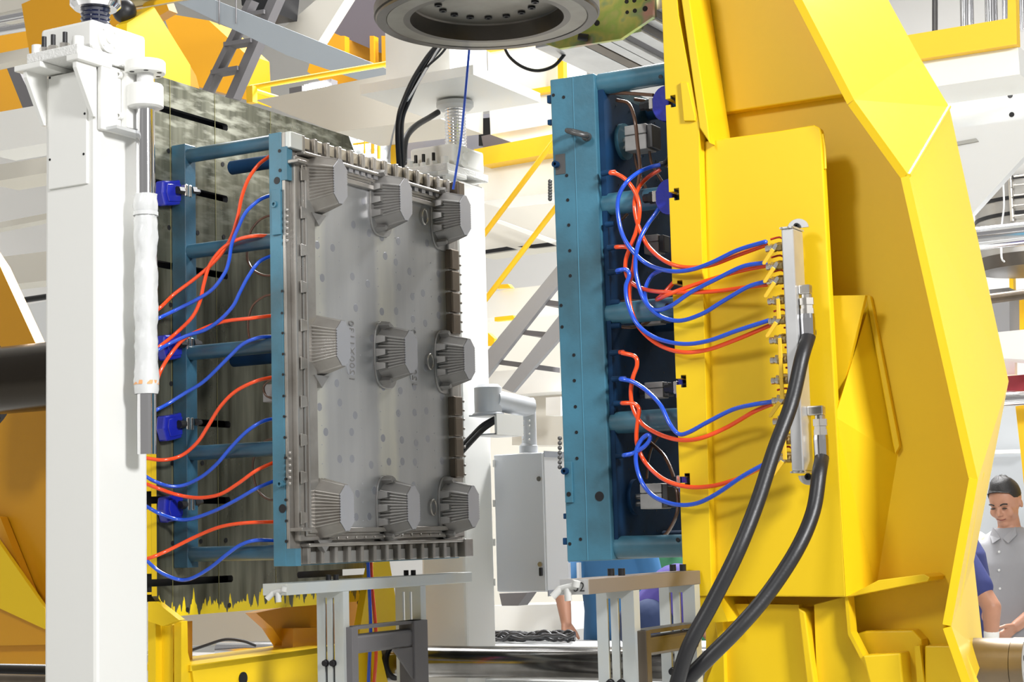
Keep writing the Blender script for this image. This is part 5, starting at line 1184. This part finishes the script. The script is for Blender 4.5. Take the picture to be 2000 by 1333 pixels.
B('grey_gearbox', [(1932, 566), (1971, 562), (1972, 650), (1948, 650)], 8.7, .2, STAIR, 'dark grey gearbox housing below the dark bar', 'gearbox')
B('white_bed', [(1940, 650), (2040, 640), (2040, 705), (1950, 700)], 8.5, .3, WHT, 'white machine bed above the dark red stripe')
B('white_sign_box', [(1958, 704), (1982, 703), (1982, 732), (1962, 733)], 8.9, .05, mat('white_sheet', (.85, .85, .85), .4), 'small white sheet above the dark red stripe', 'sheet')
B('dark_red_beam', [(1955, 736), (2040, 729), (2040, 762), (1955, 764)], 8.8, .1, WRED, 'dark red beam at the right edge')
tag(MB().cyl(PY(1950, 782, 8.7), PY(2040, 776, 8.7), .036).build('grey_tube', CHR), 'grey tube under the dark red beam at right', 'tube')
B('yellow_guard', [(1981, 775), (1986, 765), (2040, 765), (2040, 1010), (2006, 1010), (1995, 900)], 8.9, .08, GUARD, 'rounded yellow guard at the right edge behind the man', 'guard')
B('grey_cabinet', [(1900, 800), (2060, 790), (2060, 1300), (1900, 1300)], 10.4, .3, mat('cabinet_mid_grey', (.36, .38, .40), .5), 'mid grey cabinet wall behind the man in the grey shirt', 'cabinet')
B('pale_ledge', [(1930, 880), (2000, 878), (2000, 885), (1930, 887)], 10.2, .1, WHT, 'thin pale ledge on the grey cabinet', 'ledge')
# large pale machine body closing the view behind everything
B('white_machine_body', [(830, 640), (1110, 600), (1110, 1230), (830, 1230)], 11.5, .5, CRM, 'cream machine body far behind the swing arm', 'machine')

# ================================================================== people
RV = Vector((_X.x, _Y.x, 0)).normalized(); RV = (CAM @ Vector((1, 0, 0))); RV.z = 0; RV.normalize()
UP = Vector((0, 0, 1))
def cap(mb, p0, p1, r0, r1, seg=14):
    p0 = Vector(p0); p1 = Vector(p1); d = (p1 - p0); L = d.length; d.normalize(); pr = []
    for k in range(6): a = math.pi / 2 * k / 5; pr.append((-r0 * math.cos(a) , max(r0 * math.sin(a), .0005)))
    for k in range(6): a = math.pi / 2 * k / 5; pr.append((L + r1 * math.sin(a), max(r1 * math.cos(a), .0005)))
    mb.lathe(p0, d, pr, seg)
def torso(mb, secs, lat, seg=24):
    fw = lat.cross(UP).normalized(); mb.loft([[c + lat * math.cos(2 * math.pi * k / seg) * a + fw * math.sin(2 * math.pi * k / seg) * b for k in range(seg)] for c, a, b in secs], True, True)
def fuse(mb, name, m, par, vox=.008, sm=4):
    o = mb.build(name, m, par); r_ = o.modifiers.new('remesh', 'REMESH'); r_.mode = 'VOXEL'; r_.voxel_size = vox; r_.use_smooth_shade = True
    s_ = o.modifiers.new('smooth', 'SMOOTH'); s_.iterations = sm; s_.factor = .5; return o
def hand(mb, wr, d, side, curl=.5, s=1.0):
    # wr wrist, d pointing direction, side = direction of the thumb
    d = Vector(d).normalized(); side = Vector(side); side = (side - d * side.dot(d)).normalized(); n = d.cross(side)
    for k in range(4): cap(mb, wr + side * (.012 - .010 * k) * s, wr + d * .085 * s + side * (.030 - .020 * k) * s, .013 * s, .012 * s, 10)
    for k, L in enumerate((.070, .078, .072, .056)):
        b = wr + d * .088 * s + side * (.030 - .020 * k) * s; j = b + (d + n * curl * .35) .normalized() * L * .5 * s; e = j + (d * .8 + n * curl).normalized() * L * .5 * s
        cap(mb, b, j, .0092 * s, .0085 * s, 8); cap(mb, j, e, .0085 * s, .0072 * s, 8)
    b = wr + d * .02 * s + side * .026 * s; j = b + (d * .7 + side * .6).normalized() * .045 * s; e = j + (d * .9 + side * .15 + n * .3).normalized() * .032 * s
    cap(mb, b, j, .013 * s, .0105 * s, 8); cap(mb, j, e, .010 * s, .008 * s, 8)
def head(par, c, yaw_dir, tilt, body, face=True, hair=True):
    f = Vector(yaw_dir); f.z = 0; f.normalize(); f = (f * math.cos(tilt) - UP * math.sin(tilt)); r = f.cross(UP).normalized(); u = r.cross(f).normalized()
    M3 = Matrix((r, f, u)).transposed(); P = lambda x, y, z: c + M3 @ Vector((x, y, z))
    mb = body
    mb.sphere(P(0, -.008, .022), .1, 24, 16, (.76, .93, .92), M3); mb.sphere(P(0, .022, -.035), .1, 20, 12, (.62, .66, .72), M3)
    mb.sphere(P(0, .060, -.088), .028, 12, 8, (1.1, .9, .8), M3)
    for s in (-1, 1):
        mb.sphere(P(s * .036, .060, -.028), .028, 12, 8, (1, .8, 1), M3); mb.sphere(P(s * .030, .074, .018), .018, 10, 6, (1.3, .6, .5), M3)
        mb.sphere(P(s * .077, -.008, -.012), .026, 12, 8, (.26, .55, 1.0), M3)
    cap(mb, P(0, .080, .010), P(0, .102, -.022), .008, .013, 10)
    for s in (-1, 1): mb.sphere(P(s * .012, .093, -.028), .009, 8, 6, (1, 1, .8), M3)
    mb.sphere(P(0, .082, -.052), .020, 10, 6, (1.25, .5, .35), M3); mb.sphere(P(0, .080, -.062), .018, 10, 6, (1.15, .5, .35), M3)
    ex = MB()
    if face:
        for s in (-1, 1): ex.sphere(P(s * .031, .084, .002), .011, 10, 6, (1.3, .5, .32), M3)
        ex.build('eyes', mat('eye_dark', (.03, .02, .015), .3), par)
        m2 = MB()
        for s in (-1, 1): m2.tube([P(s * .016, .092, .022), P(s * .032, .090, .028), P(s * .048, .078, .022)], .0035, 6)
        m2.build('eyebrows', HAIR, par)
        MB().tube([P(-.024, .0845, -.054), P(0, .0925, -.0575), P(.024, .0845, -.054)], .0022, 6).build('mouth', mat('lip', (.20, .06, .05), .5), par)
    if hair:
        h = MB(); rings = []
        for i in range(12):
            a = math.pi * .62 * i / 11; ring = []
            for k in range(28):
                b = 2 * math.pi * k / 28; x = math.sin(a) * math.cos(b); y = math.sin(a) * math.sin(b); z = math.cos(a)
                front = max(0, y); zz = max(z, .50 * front - .12 + (.25 if front > .55 else 0)) if z < .6 else z
                side = 1 - .05 * (1 - z)
                q = Vector((x * .080 * side, -.010 + y * .098 - max(0, y - .6) * .02, .024 + zz * .098 + random.uniform(0, .007) + (.014 if z > .7 and y > -.2 else 0)))
                ring.append(c + M3 @ q)
            rings.append(ring)
        h.loft(rings, False, True); h.build('hair', HAIR, par)
def person(lab, d, facing, tilt, pxc, J, shirt, trous, hand_m=None, face=True, arms=((0, 0), (0, 0)), sleeve=.5, lean=0, height=1.72, collar=False, belly=.12):
    base = PD(pxc, 1100, d); base.z = 0; fw = Vector(facing).normalized(); lat = fw.cross(UP).normalized(); k = height / 1.72
    p = lambda x, y, z: base + lat * x * k + fw * (y + lean * max(0, z - .9)) * k + UP * z * k
    t = thing('person', lab, 'person', base)
    body = MB()
    torso(body, [(p(0, 0, .86), .15, .10), (p(0, 0, .98), .155, .105), (p(0, .01, 1.10), .145, .10), (p(0, .01, 1.30), .165, .105), (p(0, 0, 1.42), .17, .085), (p(0, 0, 1.475), .07, .06)], lat)
    cap(body, p(0, -.005, 1.44), p(0, .02, 1.56), .058, .052)
    sh = MB()
    torso(sh, [(p(0, 0, .90), .175, .125), (p(0, .01, 1.0), .175, belly + .01), (p(0, .015, 1.12), .17, belly), (p(0, .01, 1.30), .188, .122), (p(0, 0, 1.40), .19, .10), (p(0, 0, 1.455), .11, .072), (p(0, 0, 1.48), .066, .062)], lat)
    tr = MB()
    torso(tr, [(p(0, 0, .84), .165, .12), (p(0, 0, .96), .168, .122), (p(0, 0, 1.0), .165, .12)], lat)
    for s in (-1, 1):
        hip = p(s * .085, 0, .88); kn = p(s * .10, .02, .48); an = p(s * .10, 0, .09)
        cap(body, hip, kn, .078, .052); cap(body, kn, an, .052, .038); cap(body, an, p(s * .11, .13, .04), .04, .035)
        cap(tr, hip, kn, .095, .072); cap(tr, kn, p(s * .10, 0, .12), .070, .060)
        sf = MB(); cap(sf, p(s * .10, -.05, .05), p(s * .115, .15, .04), .05, .042); fuse(sf, 'shoe', BLKS, t, .01, 2)
        el, wr = J[0 if s < 0 else 1]; el = p(*el); wr = p(*wr); so = p(s * .185, 0, 1.40)
        cap(body, so, el, .048, .040); cap(body, el, wr, .041, .028)
        hd = (wr - el).normalized(); 
        if hand_m is None: hand(body, wr, hd, fw * .9 - lat * s * .3, .7)
        else:
            g = MB(); cap(g, wr - hd * .03, wr, .033, .032); hand(g, wr, hd, fw * .9 - lat * s * .3, .5, 1.08); fuse(g, 'glove', hand_m, t, .005, 2)
        cap(sh, so, so + (el - so) * sleeve, .066, .062 if sleeve < .9 else .052)
        if sleeve > .9: cap(sh, el, el + (wr - el) * .8, .052, .042)
    head(t, p(0, .03, 1.605), arms[0] if isinstance(arms[0], Vector) else fw, tilt, body, face)
    fuse(body, 'body', SKIN, t, .0055, 3); fuse(sh, 'shirt', shirt, t, .009, 4); fuse(tr, 'trousers', trous, t, .01, 4)
    if collar:
        for s in (-1, 1):
            MB().prism([p(s * .006, .088, 1.425), p(s * .060, .055, 1.482), p(s * .072, .070, 1.440), p(s * .042, .108, 1.400)], fw * .008 ).build('collar', shirt, t, .002)
        m = MB()
        for z in (1.36, 1.27, 1.18, 1.09): q = p(0, belly + .006 if z < 1.3 else .128, z); m.cyl(q, q + fw * .004, .006, seg=10)
        m.build('shirt_buttons', GRW, t)['kind'] = 'stuff'
        m = MB(); torso(m, [(p(0, 0, .975), .172, .128), (p(0, 0, 1.01), .172, .128)], lat); m.build('belt', BLKS, t)
    return t
toc = -PD(1960, 900, 8.7) + EYE; toc.z = 0; toc.normalize()
# man in grey shirt, looking down to the camera's left
person('man in a light grey button shirt and black trousers at the right edge, looking down', 8.75, toc * .86 - RV * .50, .42, 1976,
       (((-.24, .05, 1.14), (-.10, .20, 1.00)), ((.27, -.02, 1.14), (.12, .16, 1.02))), SHIRT, TROU, collar=True, sleeve=.62, height=1.71, belly=.135)
# navy T-shirt worker, mostly hidden by the frame
person('worker in a navy T-shirt and white gloves half hidden behind the yellow frame', 7.7, -RV * .9 - toc * .3, .5, 1880,
       (((-.26, -.135, 1.17), (-.24, -.125, 1.03)), ((.235, -.02, 1.12), (.24, .04, .90))), NAVY, NAVY, hand_m=GLOV, face=False, sleeve=.62, height=1.68, belly=.10)
# blue shirt worker seen below the mould
person('worker in a teal blue T-shirt standing behind the right stand, bare forearm hanging', 8.9, -toc * .92 + RV * .3, .2, 1197,
       (((-.215, -.15, 1.20), (-.188, -.17, 1.07)), ((.24, .03, 1.14), (.20, .14, .95))), BLUS, mat('dark_blue_trousers', (.015, .025, .10), .85), face=False, sleeve=.62, height=1.70)
person('person in a green shirt glimpsed under the right end of the blue mould', 9.8, toc * .9 + RV * .3, .1, 1325,
       (((-.24, .0, 1.13), (-.24, .10, .90)), ((.24, 0, 1.13), (.24, .1, .90))), GREN, TROU, face=False, sleeve=.5, height=1.66)
# stooping worker in violet
bp = PD(1262, 1215, 8.0); bz = bp.z
t = thing('person', 'stooping worker in a violet shirt and jeans behind the numbered stand', 'person', Vector((bp.x, bp.y, 0)))
P = lambda px, py, dd=0: PD(px, py, 8.0 + dd)
hipc = P(1282, 1214); lat = toc.copy()
body = MB(); cap(body, hipc, P(1345, 1168), .12, .12); cap(body, P(1345, 1168), P(1410, 1160), .12, .06); body.sphere(P(1440, 1150), .1, 16, 10, (.8, .95, 1.1))
for s in (-1, 1):
    cap(body, hipc + lat * s * .09, Vector((hipc.x + .25, hipc.y + .1, .48)) + lat * s * .1, .08, .055); cap(body, Vector((hipc.x + .25, hipc.y + .1, .48)) + lat * s * .1, Vector((hipc.x + .02, hipc.y + .05, .06)) + lat * s * .1, .055, .04)
    cap(body, P(1385, 1165) + lat * s * .18, P(1400, 1230) + lat * s * .20, .045, .038); cap(body, P(1400, 1230) + lat * s * .2, P(1440, 1280) + lat * s * .16, .038, .028); hand(body, P(1440, 1280) + lat * s * .16, RV, UP, .6)
fuse(body, 'body', SKIN, t, .007, 3)
sh = MB(); cap(sh, P(1288, 1200), P(1325, 1165), .135, .150); cap(sh, P(1325, 1165), P(1385, 1160), .150, .13)
for s in (-1, 1): cap(sh, P(1385, 1160) + lat * s * .14, P(1395, 1200) + lat * s * .19, .07, .06)
fuse(sh, 'shirt', PURP, t, .010, 4)
tr = MB(); cap(tr, P(1262, 1222), P(1305, 1214), .135, .125)
for s in (-1, 1):
    cap(tr, hipc + lat * s * .09, Vector((hipc.x + .25, hipc.y + .1, .48)) + lat * s * .1, .11, .08); cap(tr, Vector((hipc.x + .25, hipc.y + .1, .48)) + lat * s * .1, Vector((hipc.x + .02, hipc.y + .05, .10)) + lat * s * .1, .08, .06)
    sf = MB(); q = Vector((hipc.x, hipc.y + .05, .05)) + lat * s * .1; cap(sf, q, q + RV * .2, .05, .04); fuse(sf, 'shoe', BLKS, t, .01, 2)
fuse(tr, 'trousers', JEAN, t, .010, 4)
h = MB(); h.sphere(P(1442, 1146), .105, 18, 12, (.84, .98, 1.08)); h.build('hair', HAIR, t)

# repeats share a group phrase
GR = {'air_hose': 'coloured air hoses on both moulds', 'blue_clamp': 'blue mould clamps', 'pneumatic_cylinder': 'air cylinders behind the blue mould', 'brown_tube': 'brown tubes behind the blue mould',
      'guide_column': 'white guide columns', 'lift_screw': 'lift screws over the columns', 'rubber_hose': 'thick black hoses from the manifold', 'product_stand': 'slotted stands under the moulds',
      'tee_fitting': 'tee fittings on the stand bars', 'small_tube': 'thin tubes behind the steel mould', 'chrome_tube': 'chrome tubes in the top left corner', 'chrome_rod': 'chrome rods over the yellow fascia',
      'orange_post': 'ochre posts under the roof beam', 'hanger_rod': 'hanger rods of the blue grey beam', 'stair_handrail': 'yellow stair handrails', 'yellow_trim_rail': 'yellow rails on the white cabinet',
      'yellow_foot': 'yellow feet behind the stair', 'person': 'people standing around the machine', 'cable': 'cables under the extrusion head', 'white_beam': 'pale beams left of the near column', 'yellow_post': 'yellow posts behind the machine', 'black_cable': 'single black cables in the background'}
for o in bpy.data.objects:
    k = o.name.split('.')[0]
    if o.parent is None and k in GR and 'category' in o and 'group' not in o: o['group'] = GR[k]
